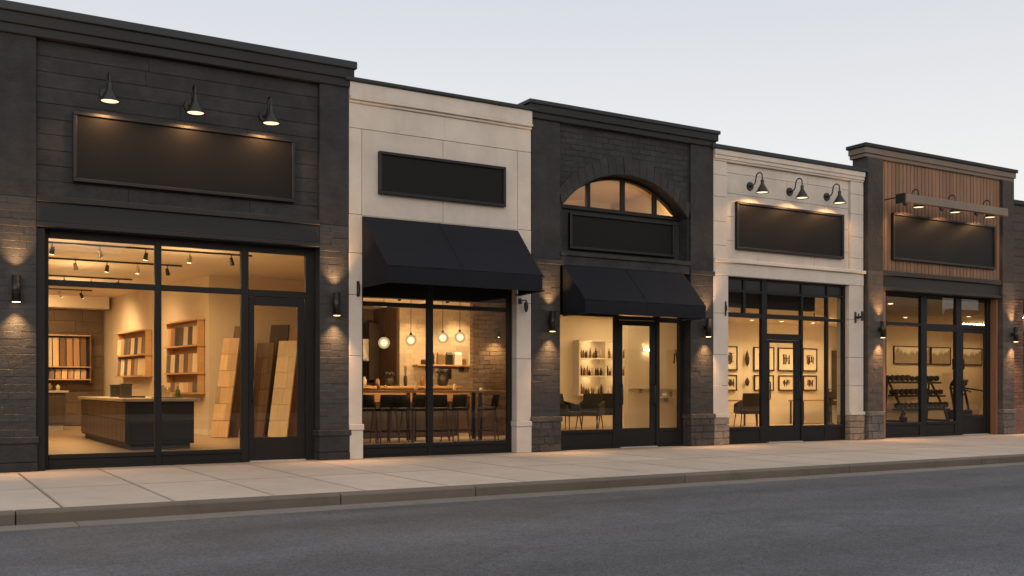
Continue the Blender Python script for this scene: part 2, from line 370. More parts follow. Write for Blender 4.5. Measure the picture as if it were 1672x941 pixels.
# ------------------------------------------------------------------ setting: road, kerb, sidewalk
MB().add([(-400, -400, -.14), (500, -400, -.14), (500, 500, -.14), (-400, 500, -.14)], [(0, 1, 2, 3)]).build('ground', 'asphalt', kind='structure')
mb = MB(); mb.add([(-60, -30, -.122), (140, -30, -.122), (140, -5.05, -.122), (-60, -5.05, -.122)], [(0, 1, 2, 3)]); mb.build('road', 'asphalt', kind='structure')
mb = MB()
x = -7.7
while x < 60: mb.box(x, x + 3.0 - .006, -5.10 + R.uniform(-.012, .012), -4.76, -.3, -.112); x += 3.0
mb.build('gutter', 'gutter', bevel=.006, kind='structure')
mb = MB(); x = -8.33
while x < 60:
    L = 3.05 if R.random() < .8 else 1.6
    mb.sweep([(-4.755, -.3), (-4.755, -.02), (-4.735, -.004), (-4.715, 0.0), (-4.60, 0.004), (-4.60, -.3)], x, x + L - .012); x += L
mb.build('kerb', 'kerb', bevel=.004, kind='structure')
mb = MB(); k = -9
for i in range(-9, 58):
    x0 = 1.22 + i * 1.0
    for y0, y1 in ((-4.594, -2.559), (-2.547, -.2)):
        dz = R.uniform(-.0015, .0015)
        mb.box(x0 + .0075, x0 + .9925, y0, y1, -.2, dz)
MBs = MB().box(-8, 60, -.2 + .006, 20, -.2, -.012)
mb.build('sidewalk', 'walk', bevel=.005, kind='structure')
mb = MB(); mb.box(-8, 60, -.194, .45, -.2, -.001); mb.build('sidewalk_edge', 'walk', kind='structure')
MB().box(-8, 60, -4.6, -.19, -.22, -.03).build('sidewalk_bed', 'joint', kind='structure')

# ------------------------------------------------------------------ building helpers
def shopfront(b, xa, xb, ztop, y, bays, doors, riser_h, d=.09):
    """aluminium shopfront: bays = (x0, x1, [(z0, z1, kind)]), members fill everything between"""
    fr = MB(); edges = [xa]; panes = []; risers = []
    for x0, x1, rows in bays: edges += [x0, x1]
    edges.append(xb)
    for i in range(0, len(edges), 2):
        if edges[i + 1] > edges[i] + 1e-4: fr.box(edges[i], edges[i + 1], y - d / 2, y + d / 2, 0, ztop)
    for x0, x1, rows in bays:
        z = 0
        for r in rows:
            z0, z1 = r[0], r[1]
            if z0 > z + 1e-4:
                if z == 0: risers.append((x0, x1, z0))
                else: fr.box(x0, x1, y - d / 2 + .004, y + d / 2 - .004, z, z0)
            panes.append((x0, x1, z0, z1, r[2] if len(r) > 2 else 'glass')); z = z1
        fr.box(x0, x1, y - d / 2 + .004, y + d / 2 - .004, z, ztop)
    o = fr.build('shopfront_window', 'frame', b, bevel=.005)
    for x0, x1, z0 in risers:
        m = MB(); m.box(x0, x1, y - d / 2 - .012, y + d / 2, z0 - .06, z0); m.box(x0, x1, y - d / 2 + .012, y + d / 2, .035, z0 - .06)
        m.box(x0, x1, y - d / 2 - .006, y + d / 2, 0, .035)
        if riser_h > .25:
            m.box(x0 + .0, x0 + .05, y - d / 2 - .001, y - d / 2 + .011, .035, z0 - .06); m.box(x1 - .05, x1, y - d / 2 - .001, y - d / 2 + .011, .035, z0 - .06)
        m.build('stall_riser', 'frame', o, bevel=.004)
    for x0, x1, z0, z1, kd in panes:
        if kd == 'glass': MB().box(x0, x1, y - .006, y + .006, z0, z1).build('pane', 'glass', o)
        elif kd == 'spandrel': MB().box(x0, x1, y - .012, y + .012, z0, z1).build('spandrel_panel', 'spandrel', o)
    return o
def shop_door(b, x0, x1, z1, y, gx0, gx1, gz0, gz1, handle_x, handle_z=(.92, 1.25), pair=None):
    m = MB(); z0 = .02; d = .05
    m.box(x0 + .006, gx0, y - d / 2, y + d / 2, z0, z1 - .006); m.box(gx1, x1 - .006, y - d / 2, y + d / 2, z0, z1 - .006)
    m.box(gx0, gx1, y - d / 2 + .002, y + d / 2 - .002, z0, gz0); m.box(gx0, gx1, y - d / 2 + .002, y + d / 2 - .002, gz1, z1 - .006)
    o = m.build('door', 'frame', b, bevel=.004)
    MB().box(gx0, gx1, y - .005, y + .005, gz0, gz1).build('pane', 'glass', o)
    for hx in ([handle_x] if pair is None else [handle_x, pair]):
        h = MB(); a, c = handle_z
        h.tube([(hx, y - .025, a), (hx, y - .075, a), (hx, y - .085, a + .02), (hx, y - .085, c - .02), (hx, y - .075, c), (hx, y - .025, c)], .013)
        h.build('handle', 'black', o)
    MB().box(x0 + .01, x1 - .01, y - .09, y + .05, 0, .018).build('threshold', 'alu', o)
    return o
def cornice(b, steps, xa, xb, ymat, coping, side=True, back=.42):
    """steps = (z0, z1, projection); wraps the parapet front, both ends and back"""
    m = MB()
    for z0, z1, p in steps: m.box(xa - (p if side else 0), xb + (p if side else 0), -p, back + p * .4, z0, z1)
    o = m.build('cornice', ymat, b, bevel=.008)
    z0, z1, p, mat = coping
    MB().box(xa - p, xb + p, -p, back + p * .6, z0, z1).build('coping', mat, o, bevel=.01)
    return o
def pilaster(b, x0, x1, y, zt, mats, split, cap=None, base=None, rough_course=.1, gap=.008, base_course=.17, rough=True, joints=()):
    """mats = (upper, lower, base); split = height where rough courses end; cap/base = (z0, z1)"""
    up, lo, bs = mats
    m = MB(); zs = [split] + [j for j in joints] + [zt]
    for a, c in zip(zs[:-1], zs[1:]): m.box(x0, x1, y, .34, a + .003, c - .003)
    o = m.build('pilaster', up, b, bevel=.006)
    if cap: MB().box(x0 - .02, x1 + .02, y - .035, .345, *cap).build('pilaster_band', up, o, bevel=.006)
    zb = base[1] if base else 0
    zl = cap[0] if cap else split
    m = MB()
    if rough:
        blocks(m, x0, x1, zb, zl, y, .33, rough_course, .22, .40, .003, .0022, stagger=True)
        m.box(x0 + .001, x1 - .001, y + .0035, .329, zb, zl)
    else:
        m.box(x0, x1, y, .33, zb, zl)
    m.build('lower_shaft', lo, o, bevel=.003, seg=1)
    if base:
        MB().box(x0 - .03, x1 + .03, y - .045, .35, *base).build('base_cap', up if bs == up else bs, o, bevel=.008)
        m = MB()
        if base_course: blocks(m, x0 - .012, x1 + .012, 0, base[0], y - .024, .34, base_course, .18, .34, .010, .008, stagger=True); m.box(x0 - .004, x1 + .004, y - .008, .338, 0, base[0])
        else: m.box(x0 - .015, x1 + .015, y - .025, .34, .0, base[0] * .32); m.box(x0 - .012, x1 + .012, y - .02, .34, base[0] * .32 + .006, base[0])
        m.build('base_block', bs, o, bevel=.009, seg=2)
    return o
def room(b, poly, h, wallm, floorm, ceilm, skip=0):
    """closed interior: poly runs anticlockwise seen from above, edge number skip (the glazed front) stays open"""
    n = len(poly); m = MB()
    for i in range(n):
        if i == skip: continue
        (xa, ya), (xb, yb) = poly[i], poly[(i + 1) % n]
        m.add([(xa, ya, 0), (xb, yb, 0), (xb, yb, h), (xa, ya, h)], [(0, 1, 2, 3)])
    m.build('interior_wall', wallm, b)
    MB().add([(x, y, .004) for x, y in poly], [tuple(range(n))]).build('interior_floor', floorm, b)
    MB().add([(x, y, h) for x, y in poly], [tuple(range(n))]).build('interior_ceiling', ceilm, b)

# ------------------------------------------------------------------ 1. flooring shop
b1 = thing('shop_building', (3.4, 0, 0), 'wide charcoal painted block shop with a flooring showroom behind three tall panes', 'building', 'shops along the sidewalk')
m = MB(); blocks(m, 1.455, 5.365, 3.66, 5.74, .07, .2, .2, 1.1, 3.4, .004, .0015)
w1 = m.build('wall', 'char', b1, bevel=.004)
MB().box(1.45, 5.37, .079, .35, 3.26, 5.9).build('wall_core', 'joint', w1)
pilaster(b1, .80, 1.45, 0, 5.75, ('char_st', 'char_rough', 'char_st'), 3.62, None, (.37, .46), base_course=0, joints=())
pilaster(b1, 5.37, 5.838, 0, 5.75, ('char_st', 'char_rough', 'char_st'), 3.60, None, (.37, .46), base_course=0)
cornice(b1, [(5.745, 5.865, .04), (5.867, 6.015, .07)], .80, 5.835, 'trim', (6.017, 6.13, .105, 'trim_blue'))
m = MB(); m.box(1.452, 5.368, .0, .33, 3.31, 3.575); m.box(1.452, 5.368, -.04, .33, 3.577, 3.655); m.box(1.452, 5.368, -.025, .33, 3.245, 3.308)
m.build('lintel', 'trim', b1, bevel=.006)
shopfront(b1, 1.455, 5.365, 3.244, .25, [
    (1.62, 3.00, [(.20, 2.49), (2.57, 3.13)]), (3.09, 4.23, [(.20, 2.49), (2.57, 3.13)]), (4.34, 5.22, [(0, 2.47, 'door'), (2.57, 3.13)])], None, .2)
MB().box(1.452, 1.56, .04, .2, 0, 3.24).build('jamb', 'frame', b1, bevel=.006)
shop_door(b1, 4.34, 5.22, 2.47, .25, 4.43, 5.10, .36, 2.34, 4.40, (.90, 1.22))
P1 = [(.95, .36), (5.78, .36), (8.55, 9.0), (5.97, 9.0), (4.97, 17.0), (.95, 17.0)]
room(b1, P1, 3.72, 'iw_cream', 'floor_wood', 'ceil')
m = MB(); m.hexa([(5.94, 9.02, .006), (5.965, 9.02, .006), (4.965, 16.8, .006), (4.94, 16.8, .006), (5.94, 9.02, .12), (5.965, 9.02, .12), (4.965, 16.8, .12), (4.94, 16.8, .12)]); m.box(5.99, 8.45, 8.975, 8.995, .006, .12); m.build('skirting', 'white', b1)
MB().box(1.2, 4.95, 16.2, 16.95, 3.38, 3.715).build('ceiling_soffit', 'ceil', b1)
m = MB(); blocks(m, 1.0, 4.9, .02, 3.37, 16.86, 16.98, .32, .5, .8, .004, .003); m.build('back_wall_cladding', 'iw_dark', b1, bevel=.006)
m = MB(); m.box(.80, .93, .36, 17.2, 0, 5.2); m.box(.93, 5.835, .36, 17.2, 3.85, 5.2); m.box(.93, 5.835, 17.05, 17.2, 0, 3.85); m.build('roof', 'roof', b1)

# ------------------------------------------------------------------ 2. bar
b2 = thing('shop_building', (7.5, 0, 0), 'narrow pale stucco bar with a long black awning and warm globe lights inside', 'building', 'shops along the sidewalk')
m = MB(); g = .003
for z0, z1 in ((5.135 + g, 5.52),): m.box(5.845, 7.5 - g * 0, .0, .1, z0, z1); m.box(7.5, 9.155, .0, .1, z0, z1)
m.box(5.845, 6.055 - g, 0, .1, 3.80 + g, 5.135 - g); m.box(8.885 + g, 9.155, 0, .1, 3.80 + g, 5.135 - g)
m.box(6.055 + g, 7.47 - g, .002, .1, 3.79, 5.135 - g); m.box(7.47 + g, 8.885 - g, .002, .1, 3.79, 5.135 - g)
w2 = m.build('wall', 'cream', b2, bevel=.005)
MB().box(5.842, 9.157, .03, .35, 3.3, 5.86).build('wall_core', 'creamjoint', w2)
MB().box(6.06, 8.87, .002, .34, 3.26, 3.785).build('lintel', 'cream', b2, bevel=.004)
for (x0, x1) in ((5.842, 6.06), (8.87, 9.158)):
    m = MB()
    for a, c in ((.54, 1.6), (1.6, 2.55), (2.55, 3.2), (3.2, 3.80)): m.box(x0, x1, 0, .34, a + .003, c - .003)
    o = m.build('pier', 'cream', b2, bevel=.005)
    MB().box(x0 - (.0 if x0 < 6 else .02), x1 + (.02 if x0 < 6 else 0), -.035, .34, .45, .54).build('base_cap', 'cream', o, bevel=.006)
    MB().box(x0 - (.0 if x0 < 6 else .01), x1 + (.01 if x0 < 6 else 0), -.018, .34, 0, .447).build('base_block', 'cream', o, bevel=.006)
cornice(b2, [(5.523, 5.565, .03), (5.567, 5.61, .07), (5.612, 5.84, .045)], 5.842, 9.158, 'cream', (5.842, 5.90, .085, 'trim_blue'), side=False)
shopfront(b2, 6.062, 8.868, 3.255, .2, [(6.14, 7.27, [(.21, 2.40), (2.47, 3.16)]), (7.37, 8.79, [(.21, 2.40), (2.47, 3.16)])], None, .2)
P2 = [(5.9, .36), (9.1, .36), (12.55, 5.9), (12.9, 7.2), (9.9, 7.2), (9.9, 8.6), (8.5, 8.6)]
room(b2, P2, 3.05, 'iw_kitchen', 'floor_wood', 'ceil')
m = MB(); blocks(m, 9.92, 12.85, .9, 3.04, 7.08, 7.19, .1, .22, .3, .003, .002, stagger=True); m.build('back_wall_brick', 'iw_pale_brick', b2, bevel=.003)
m = MB(); blocks(m, 10.86, 12.45, .02, 3.04, 5.2, 5.35, .1, .26, .34, .006, .004, stagger=True); m.build('partition_wall', 'iw_dark', b2, bevel=.006)
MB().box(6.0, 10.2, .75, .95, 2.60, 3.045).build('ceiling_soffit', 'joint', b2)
m = MB(); m.box(5.84, 9.158, .36, 13, 3.85, 5.2); m.build('roof', 'roof', b2)

# ------------------------------------------------------------------ 3. salon with arch
b3 = thing('shop_building', (11.2, 0, 0), 'dark grey brick salon with a wide arched window above its black awning', 'building', 'shops along the sidewalk')
AX, AZ0, AR = 11.25, 3.119, 1.861
def arch_z(x): return AZ0 + math.sqrt(max(AR * AR - (x - AX) ** 2, 0))
# brickwork field cut by the arch: courses of separate bricks trimmed to the curve
m = MB(); h = .1; z = 3.50; i = 0
while z < 5.735 - 1e-3:
    zt = min(z + h, 5.735); x = 9.755 - (.13 if i % 2 else 0)
    while x < 12.715:
        xe = x + .27; a, c = max(x, 9.755), min(xe, 12.715)
        if c - a > .02:
            j = R.uniform(-.003, .003); yy = .05 + j
            def oz(q): return arch_z(q) + .02 if 9.82 < q < 12.68 else -9
            za, zc = max(z, oz(a)), max(z, oz(c))
            inside = (9.82 < a < 12.68 or 9.82 < c < 12.68)
            if not inside: m.box(a + .003, c - .003, yy, .16, z + .003, zt - .003)
            else:
                if a < 9.83: m.box(a + .003, 9.822, yy, .16, z + .003, zt - .003); a = 9.822; za = max(z, arch_z(9.83) + .02)
                if c > 12.67: m.box(12.678, c - .003, yy, .16, z + .003, zt - .003); c = 12.678; zc = max(z, arch_z(12.67) + .02)
                lim = AR * AR - (zt - .03 - AZ0) ** 2
                if lim > 0:
                    if c <= AX: c = min(c, AX - math.sqrt(lim))
                    elif a >= AX: a = max(a, AX + math.sqrt(lim))
                    elif a < AX - math.sqrt(lim): c = min(c, AX - math.sqrt(lim))
                    elif c > AX + math.sqrt(lim): a = max(a, AX + math.sqrt(lim))
                    else: c = a
                if c - a > .015:
                    pass
                    q_ = [(a + .003 + (c - a - .006) * e_ / 6) for e_ in range(7)]
                    m.prism([(q, min(max(z, arch_z(q) + .02 if 9.82 < q < 12.68 else z) + .003, zt - .004)) for q in q_] + [(c - .003, zt - .003), (a + .003, zt - .003)], yy, .16)
        x = xe
    z += h; i += 1
w3 = m.build('wall', 'cool', b3, bevel=.004)
m = MB(); N = 40
xs = [9.82 + (12.68 - 9.82) * k / N for k in range(N + 1)]
for k in range(N):
    x0, x1 = xs[k], xs[k + 1]
    m.hexa([(x0, .057, arch_z(x0)), (x1, .057, arch_z(x1)), (x1, .35, arch_z(x1)), (x0, .35, arch_z(x0)), (x0, .057, 5.74), (x1, .057, 5.74), (x1, .35, 5.74), (x0, .35, 5.74)])
m.box(9.75, 9.82, .057, .35, 3.4, 5.74); m.box(12.68, 12.72, .057, .35, 3.4, 5.74)
m.build('wall_core', 'cool_st', w3)
m = MB(); NV = 19
def inner(t): th = t * math.asin(1.43 / AR); return AX + AR * math.sin(th), AZ0 + AR * math.cos(th)
def outer(t): th = t * math.asin(1.50 / 1.905); return AX - .02 + 1.905 * math.sin(th), 3.385 + 1.905 * math.cos(th)
for k in range(NV):
    t0 = -1 + 2 * k / NV + .0025; t1 = -1 + 2 * (k + 1) / NV - .0025; p = .0 + (.0 if k != NV // 2 else -.012) + R.uniform(-.003, .003)
    pts = []
    for a_ in (0, .5, 1): pts.append(inner(t0 + (t1 - t0) * a_))
    for a_ in (1, .5, 0): pts.append(outer(t0 + (t1 - t0) * a_))
    m.prism(pts, p + .012, .15)
for k in range(40):
    t0 = -1 + 2 * k / 40; t1 = t0 + .05
    m.prism([inner(t0), inner(t1), outer(t1), outer(t0)], .022, .14)
m.build('arch_ring', 'cool', b3, bevel=.004)
pilaster(b3, 9.172, 9.752, 0, 5.73, ('cool_st', 'cool_rough', 'stone'), 3.33, (3.25, 3.33), (.52, .61), base_course=.13)
pilaster(b3, 12.72, 13.285, 0, 5.73, ('cool_st', 'cool_rough', 'stone'), 3.34, (3.255, 3.34), (.52, .61), base_course=.13)
cornice(b3, [(5.735, 5.835, .04), (5.837, 5.965, .075)], 9.175, 13.28, 'trim', (5.967, 6.035, .105, 'trim_blue'))
m = MB(); m.box(9.825, 12.675, .29, .345, 3.5, 4.30); m.build('recess_panel', 'cool_st', b3)
m = MB(); m.box(9.755, 12.715, .0, .34, 3.26, 3.42); m.box(9.755, 12.715, -.03, .34, 3.422, 3.495); m.build('lintel', 'cool_st', b3, bevel=.006)
# arched window
m = MB(); yb = .31
m.box(9.825, 12.675, .24, .35, 4.302, 4.37)
ins = .055
for k in range(N):
    x0, x1 = xs[k], xs[k + 1]
    z0, z1 = arch_z(x0), arch_z(x1)
    if min(z0, z1) < 4.37: continue
    m.hexa([(x0, .26, max(z0 - ins, 4.37)), (x1, .26, max(z1 - ins, 4.37)), (x1, .35, max(z1 - ins, 4.37)), (x0, .35, max(z0 - ins, 4.37)), (x0, .26, z0), (x1, .26, z1), (x1, .35, z1), (x0, .35, z0)])
for xm in (10.55, 11.33, 12.08): m.box(xm - .035, xm + .035, .262, .345, 4.37, arch_z(xm) - .02)
aw = m.build('arched_window', 'frame', b3, bevel=.003)
lims = [9.86, 10.515, 10.585, 11.295, 11.365, 12.045, 12.115, 12.64]
for q in range(0, 8, 2):
    xa, xb = lims[q], lims[q + 1]; pts = [(xa, 4.365), (xb, 4.365)]
    for k in range(9):
        xx = xb + (xa - xb) * k / 8; pts.append((xx, max(arch_z(xx) - .03, 4.37)))
    MB().prism(pts, .30, .31).build('pane', 'glass', aw)
shopfront(b3, 9.756, 12.716, 3.255, .25, [
    (9.85, 11.10, [(.35, 2.40), (2.47, 2.88, 'spandrel')]), (11.19, 12.06, [(0, 2.36, 'door'), (2.43, 2.88)]), (12.14, 12.62, [(.35, 2.34), (2.43, 2.88)])], None, .35)
shop_door(b3, 11.19, 12.06, 2.36, .25, 11.28, 11.94, .36, 2.26, 11.235, (.80, 1.17), 12.0)
P3 = [(9.25, .36), (13.22, .36), (20.9, 9.0), (14.85, 9.0)]
room(b3, P3, 3.1, 'iw_white', 'floor_con', 'ceil')
MB().box(15.05, 17.2, 5.0, 5.14, .005, 3.095).build('partition_wall', 'iw_white', b3)
m = MB(); m.box(9.175, 13.285, .36, 13, 5.1, 5.25); m.box(9.175, 9.3, .36, 13, 3.85, 5.1); m.box(13.15, 13.285, .36, 13, 3.85, 5.1); m.box(9.3, 13.15, 12.8, 13, 3.85, 5.1); m.build('roof', 'roof', b3)
# loft behind the arched window
m = MB(); m.add([(9.4, 3.0, 3.9), (13.1, 3.0, 3.9), (13.1, 3.0, 5.09), (9.4, 3.0, 5.09)], [(0, 1, 2, 3)])
m.add([(9.4, .36, 3.9), (9.4, 3, 3.9), (9.4, 3, 5.09), (9.4, .36, 5.09)], [(0, 1, 2, 3)]); m.add([(13.1, .36, 3.9), (13.1, 3, 3.9), (13.1, 3, 5.09), (13.1, .36, 5.09)], [(0, 1, 2, 3)])
m.add([(9.4, .36, 3.9), (13.1, .36, 3.9), (13.1, 3, 3.9), (9.4, 3, 3.9)], [(0, 1, 2, 3)]); m.add([(9.4, .36, 5.09), (13.1, .36, 5.09), (13.1, 3, 5.09), (9.4, 3, 5.09)], [(0, 1, 2, 3)])
m.build('loft_lining', 'iw_cream', b3)

# ------------------------------------------------------------------ 4. gallery
b4 = thing('shop_building', (15.4, 0, 0), 'pale stucco gallery with three gooseneck lamps and framed pictures inside', 'building', 'shops along the sidewalk')
m = MB(); rows = [3.605, 3.86, 4.32, 4.80, 5.22, 5.49]
for a, c in zip(rows[:-1], rows[1:]):
    m.box(13.292, 13.63, 0, .1, a + .0025, c - .0025); m.box(17.13, 17.525, 0, .1, a + .0025, c - .0025)
rows = [3.605, 3.98, 4.45, 4.90, 5.30, 5.49]; cuts = [[14.5, 16.1], [15.3], [14.3, 16.4], [15.3], [15.9]]
for (a, c), cu in zip(zip(rows[:-1], rows[1:]), cuts):
    e = [13.634] + cu + [17.126]
    for p, q in zip(e[:-1], e[1:]): m.box(p + .0025, q - .0025, .05, .12, a + .0025, c - .0025)
w4 = m.build('wall', 'cream', b4, bevel=.004)
MB().box(13.291, 17.527, .075, .35, 3.3, 5.72).build('wall_core', 'creamjoint', w4)
m = MB(); m.box(13.29, 17.53, -.01, .34, 3.285, 3.535); m.box(13.29, 17.54, -.065, .34, 3.537, 3.602); m.build('belt_course', 'cream', b4, bevel=.006)
for x0, x1 in ((13.29, 13.67), (17.09, 17.528)):
    m = MB()
    for a, c in ((.60, 1.15), (1.15, 1.75), (1.75, 2.55), (2.55, 3.283)): m.box(x0, x1, 0, .34, a + .003, c - .003)
    o = m.build('pier', 'cream', b4, bevel=.005)
    MB().box(x0, x1 + .02, -.035, .345, .53, .60).build('base_cap', 'cream', o, bevel=.006)
    m = MB(); blocks(m, x0, x1 + .008, 0, .528, -.02, .34, .13, .16, .3, .008, .006, stagger=True); m.build('base_block', 'stone_tan', o, bevel=.008, seg=2)
cornice(b4, [(5.493, 5.53, .015), (5.532, 5.60, .035), (5.602, 5.705, .055)], 13.29, 17.53, 'cream', (5.707, 5.79, .085, 'trim_blue'), side=False)
o = shopfront(b4, 13.672, 17.088, 3.284, .15, [
    (13.73, 14.67, [(.33, 2.50), (2.59, 2.99), (3.04, 3.24, 'spandrel')]), (14.81, 15.78, [(0, 2.08, 'door'), (2.20, 2.50), (2.59, 2.99), (3.04, 3.24, 'spandrel')]),
    (15.83, 16.53, [(.33, 2.50), (2.59, 2.99), (3.04, 3.24, 'spandrel')]), (16.58, 17.03, [(.33, 2.50), (2.56, 3.02), (3.06, 3.24, 'spandrel')])], None, .33)
MB().box(14.17, 14.23, .11, .19, 2.59, 3.24).build('mullion', 'frame', o)
shop_door(b4, 14.81, 15.78, 2.08, .15, 14.90, 15.60, .34, 2.02, 14.86, (.88, 1.22), 15.69)
P4 = [(13.36, .36), (17.48, .36), (26.9, 8.0), (20.55, 8.0)]
room(b4, P4, 3.08, 'iw_white', 'floor_con', 'ceil')
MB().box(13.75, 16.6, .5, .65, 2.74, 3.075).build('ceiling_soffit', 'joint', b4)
m = MB(); m.box(13.292, 17.525, .36, 13, 3.85, 5.1); m.build('roof', 'roof', b4)

# ------------------------------------------------------------------ 5. gym
b5 = thing('shop_building', (20.1, 0, 0), 'timber clad shop with a taupe cornice and a gym behind its black glazing', 'building', 'shops along the sidewalk')
m = MB(); n = 34; wv = (22.295 - 18.065) / n
for k in range(n):
    xk = 18.065 + k * wv; m.box(xk + .008, xk + wv - .008, .0 + R.uniform(-.002, .002), .06, 3.66, 6.05)
w5 = m.build('timber_cladding', 'cladding', b5, bevel=.004)
MB().box(18.06, 22.3, .04, .35, 3.3, 6.06).build('wall_core', 'joint', w5)
pilaster(b5, 17.58, 18.06, -.08, 6.05, ('brown', 'brown_rough', 'stone_grey'), 3.62, None, (.51, .60), base_course=.17)
pilaster(b5, 22.3, 22.74, -.08, 6.05, ('brown', 'brown_rough', 'stone_grey'), 3.62, None, (.51, .60), base_course=.17)
cornice(b5, [(6.045, 6.125, .05), (6.127, 6.255, .08)], 17.58, 22.74, 'taupe', (6.257, 6.335, .115, 'trim'), back=.36)
m = MB(); m.box(18.062, 22.298, .0, .33, 3.30, 3.55); m.box(18.062, 22.298, -.06, .33, 3.552, 3.655); m.box(18.062, 22.298, -.05, .33, 3.235, 3.298); m.build('lintel', 'trim_brown', b5, bevel=.006)
MB().box(18.063, 18.30, .05, .33, 0, 3.233).build('timber_jamb', 'jambwood', b5, bevel=.004)
MB().box(22.245, 22.298, .05, .33, 0, 3.233).build('timber_jamb', 'jambwood', b5, bevel=.004)
shopfront(b5, 18.302, 22.243, 3.234, .25, [
    (18.52, 19.70, [(.33, 2.51), (2.57, 3.19)]), (19.90, 20.95, [(.33, 2.41), (2.57, 3.19)]), (21.15, 22.13, [(0, 2.49, 'door'), (2.57, 3.19)])], None, .33)
shop_door(b5, 21.15, 22.13, 2.49, .25, 21.24, 22.05, .40, 2.40, 21.2, (.95, 1.25))
P5 = [(17.66, .36), (22.6, .36), (34.2, 7.5), (26.55, 7.5)]
room(b5, P5, 3.15, 'iw_cream', 'floor_dark', 'ceil')
m = MB(); m.box(17.62, 22.7, .36, 13, 3.85, 5.2); m.build('roof', 'roof', b5)

# ------------------------------------------------------------------ 6. brick neighbour
b6 = thing('shop_building', (24.5, 0, 0), 'red brown brick building at the far end of the row', 'building', 'shops along the sidewalk')
m = MB(); blocks(m, 22.80, 34, 3.25, 5.52, 0, .3, .2, .5, 1.2, .006, .003); m.build('wall', 'brown', b6, bevel=.004)
MB().box(22.79, 34, .02, .35, 3.0, 5.55).build('wall_core', 'joint', b6)
MB().box(22.78, 34.05, -.06, .45, 5.53, 5.63).build('coping', 'trim', b6, bevel=.008)
for x0, x1 in ((22.80, 23.22), (26.4, 27.0), (30.2, 30.8), (33.6, 34)):
    m = MB(); blocks(m, x0, x1, .62, 3.24, 0, .34, .075, .2, .24, .007, .003, stagger=True); o = m.build('pilaster', 'redbrick', b6, bevel=.004)
    MB().box(x0 - .02, x1 + .02, -.05, .34, .0, .3).build('base_block', 'redbrick', o, bevel=.006); MB().box(x0 - .01, x1 + .01, -.03, .34, .303, .615).build('base_cap', 'redbrick', o, bevel=.006)
for x0, x1 in ((23.225, 26.395), (27.005, 30.195), (30.805, 33.595)):
    xm = (x0 + x1) / 2
    shopfront(b6, x0, x1, 3.0, .25, [(x0 + .06, xm - .03, [(.3, 2.4), (2.47, 2.94)]), (xm + .03, x1 - .06, [(.3, 2.4), (2.47, 2.94)])], None, .3)
room(b6, [(22.85, .36), (34, .36), (34.6, 6.8), (33.4, 6.8)], 3.0, 'iw_cream', 'floor_con', 'ceil')
m = MB(); m.box(22.79, 40, .36, 13, 3.85, 5.1); m.build('roof', 'roof', b6)

# ------------------------------------------------------------------ the far side of the street (mirrored in the panes)
MB().box(-40, 140, -30, -21, -.3, -.01).build('far_sidewalk', 'walk', kind='structure')
def far_block(x0, x1, h, wallm, label):
    o = thing('brick_building', ((x0 + x1) / 2, -30, 0), label, 'building', 'buildings across the street')
    n = max(2, round((x1 - x0) / 3.2)); w = (x1 - x0) / n; fy = -30
    m = MB(); m.box(x0, x1, fy - 10, fy - .3, 0, h); m.box(x0, x1, fy - .3, fy, 3.3, h)
    for k in range(n + 1): m.box(max(x0, x0 + k * w - .3), min(x1, x0 + k * w + .3), fy - .3, fy, 0, 3.3)
    m.build('wall', wallm, o); MB().box(x0 - .1, x1 + .1, fy - .5, fy + .2, h, h + .25).build('cornice', 'taupe', o, bevel=.02)
    for k in range(n):
        a, c = x0 + k * w + .3, x0 + (k + 1) * w - .3
        f = MB(); f.box(a, a + .07, fy - .2, fy - .1, 0, 3.3); f.box(c - .07, c, fy - .2, fy - .1, 0, 3.3)
        for z0, z1 in ((0, .3), (2.4, 2.48), (3.2, 3.3)): f.box(a + .07, c - .07, fy - .2, fy - .1, z0, z1)
        f = f.build('shop_window', 'frame', o); MB().box(a + .07, c - .07, fy - .16, fy - .15, .3, 3.2).build('pane', 'spandrel', f)
for x0, x1, h, mt, lab in ((-6, 9, 6.5, 'brown', 'brown two bay building across the street from the flooring shop'), (9.4, 24, 8.2, 'redbrick', 'tall red brick building across the street from the bar'), (25, 43, 6.2, 'cream', 'long pale building across the street from the salon'), (44, 62, 7.5, 'redbrick', 'red brick building across the street beyond the pale one'), (63, 86, 6.4, 'brown', 'last brown building across the street')):
    far_block(x0, x1, h, mt, lab)

# ------------------------------------------------------------------ sign boards
def sign(x0, x1, z0, z1, y, label):
    o = thing('sign_board', ((x0 + x1) / 2, y, z0), label, 'sign', 'blank sign boards over the shops')
    MB().box(x0 + .045, x1 - .045, y - .045, y - .005, z0 + .045, z1 - .045).build('panel', 'signface', o)
    m = MB(); f = .05
    m.box(x0, x1, y - .075, y, z1 - f, z1); m.box(x0, x1, y - .075, y, z0, z0 + f)
    m.box(x0, x0 + f, y - .074, y, z0 + f, z1 - f); m.box(x1 - f, x1, y - .074, y, z0 + f, z1 - f)
    m.build('frame', 'signframe', o, bevel=.008, seg=2); return o
sign(1.90, 4.98, 3.885, 4.835, .065, 'wide blank black sign board on the charcoal block wall of the flooring shop')
sign(6.32, 8.62, 4.145, 4.815, 0, 'blank black sign board on pale stucco above the long awning')
sign(10.11, 12.51, 3.585, 4.24, .285, 'blank black sign board recessed beneath the arched window')
sign(13.88, 16.91, 3.815, 4.75, .048, 'blank black sign board on pale stucco under three gooseneck lamps')
sign(18.40, 22.04, 3.90, 4.925, -.002, 'blank black sign board on the timber cladding below the taupe beam')

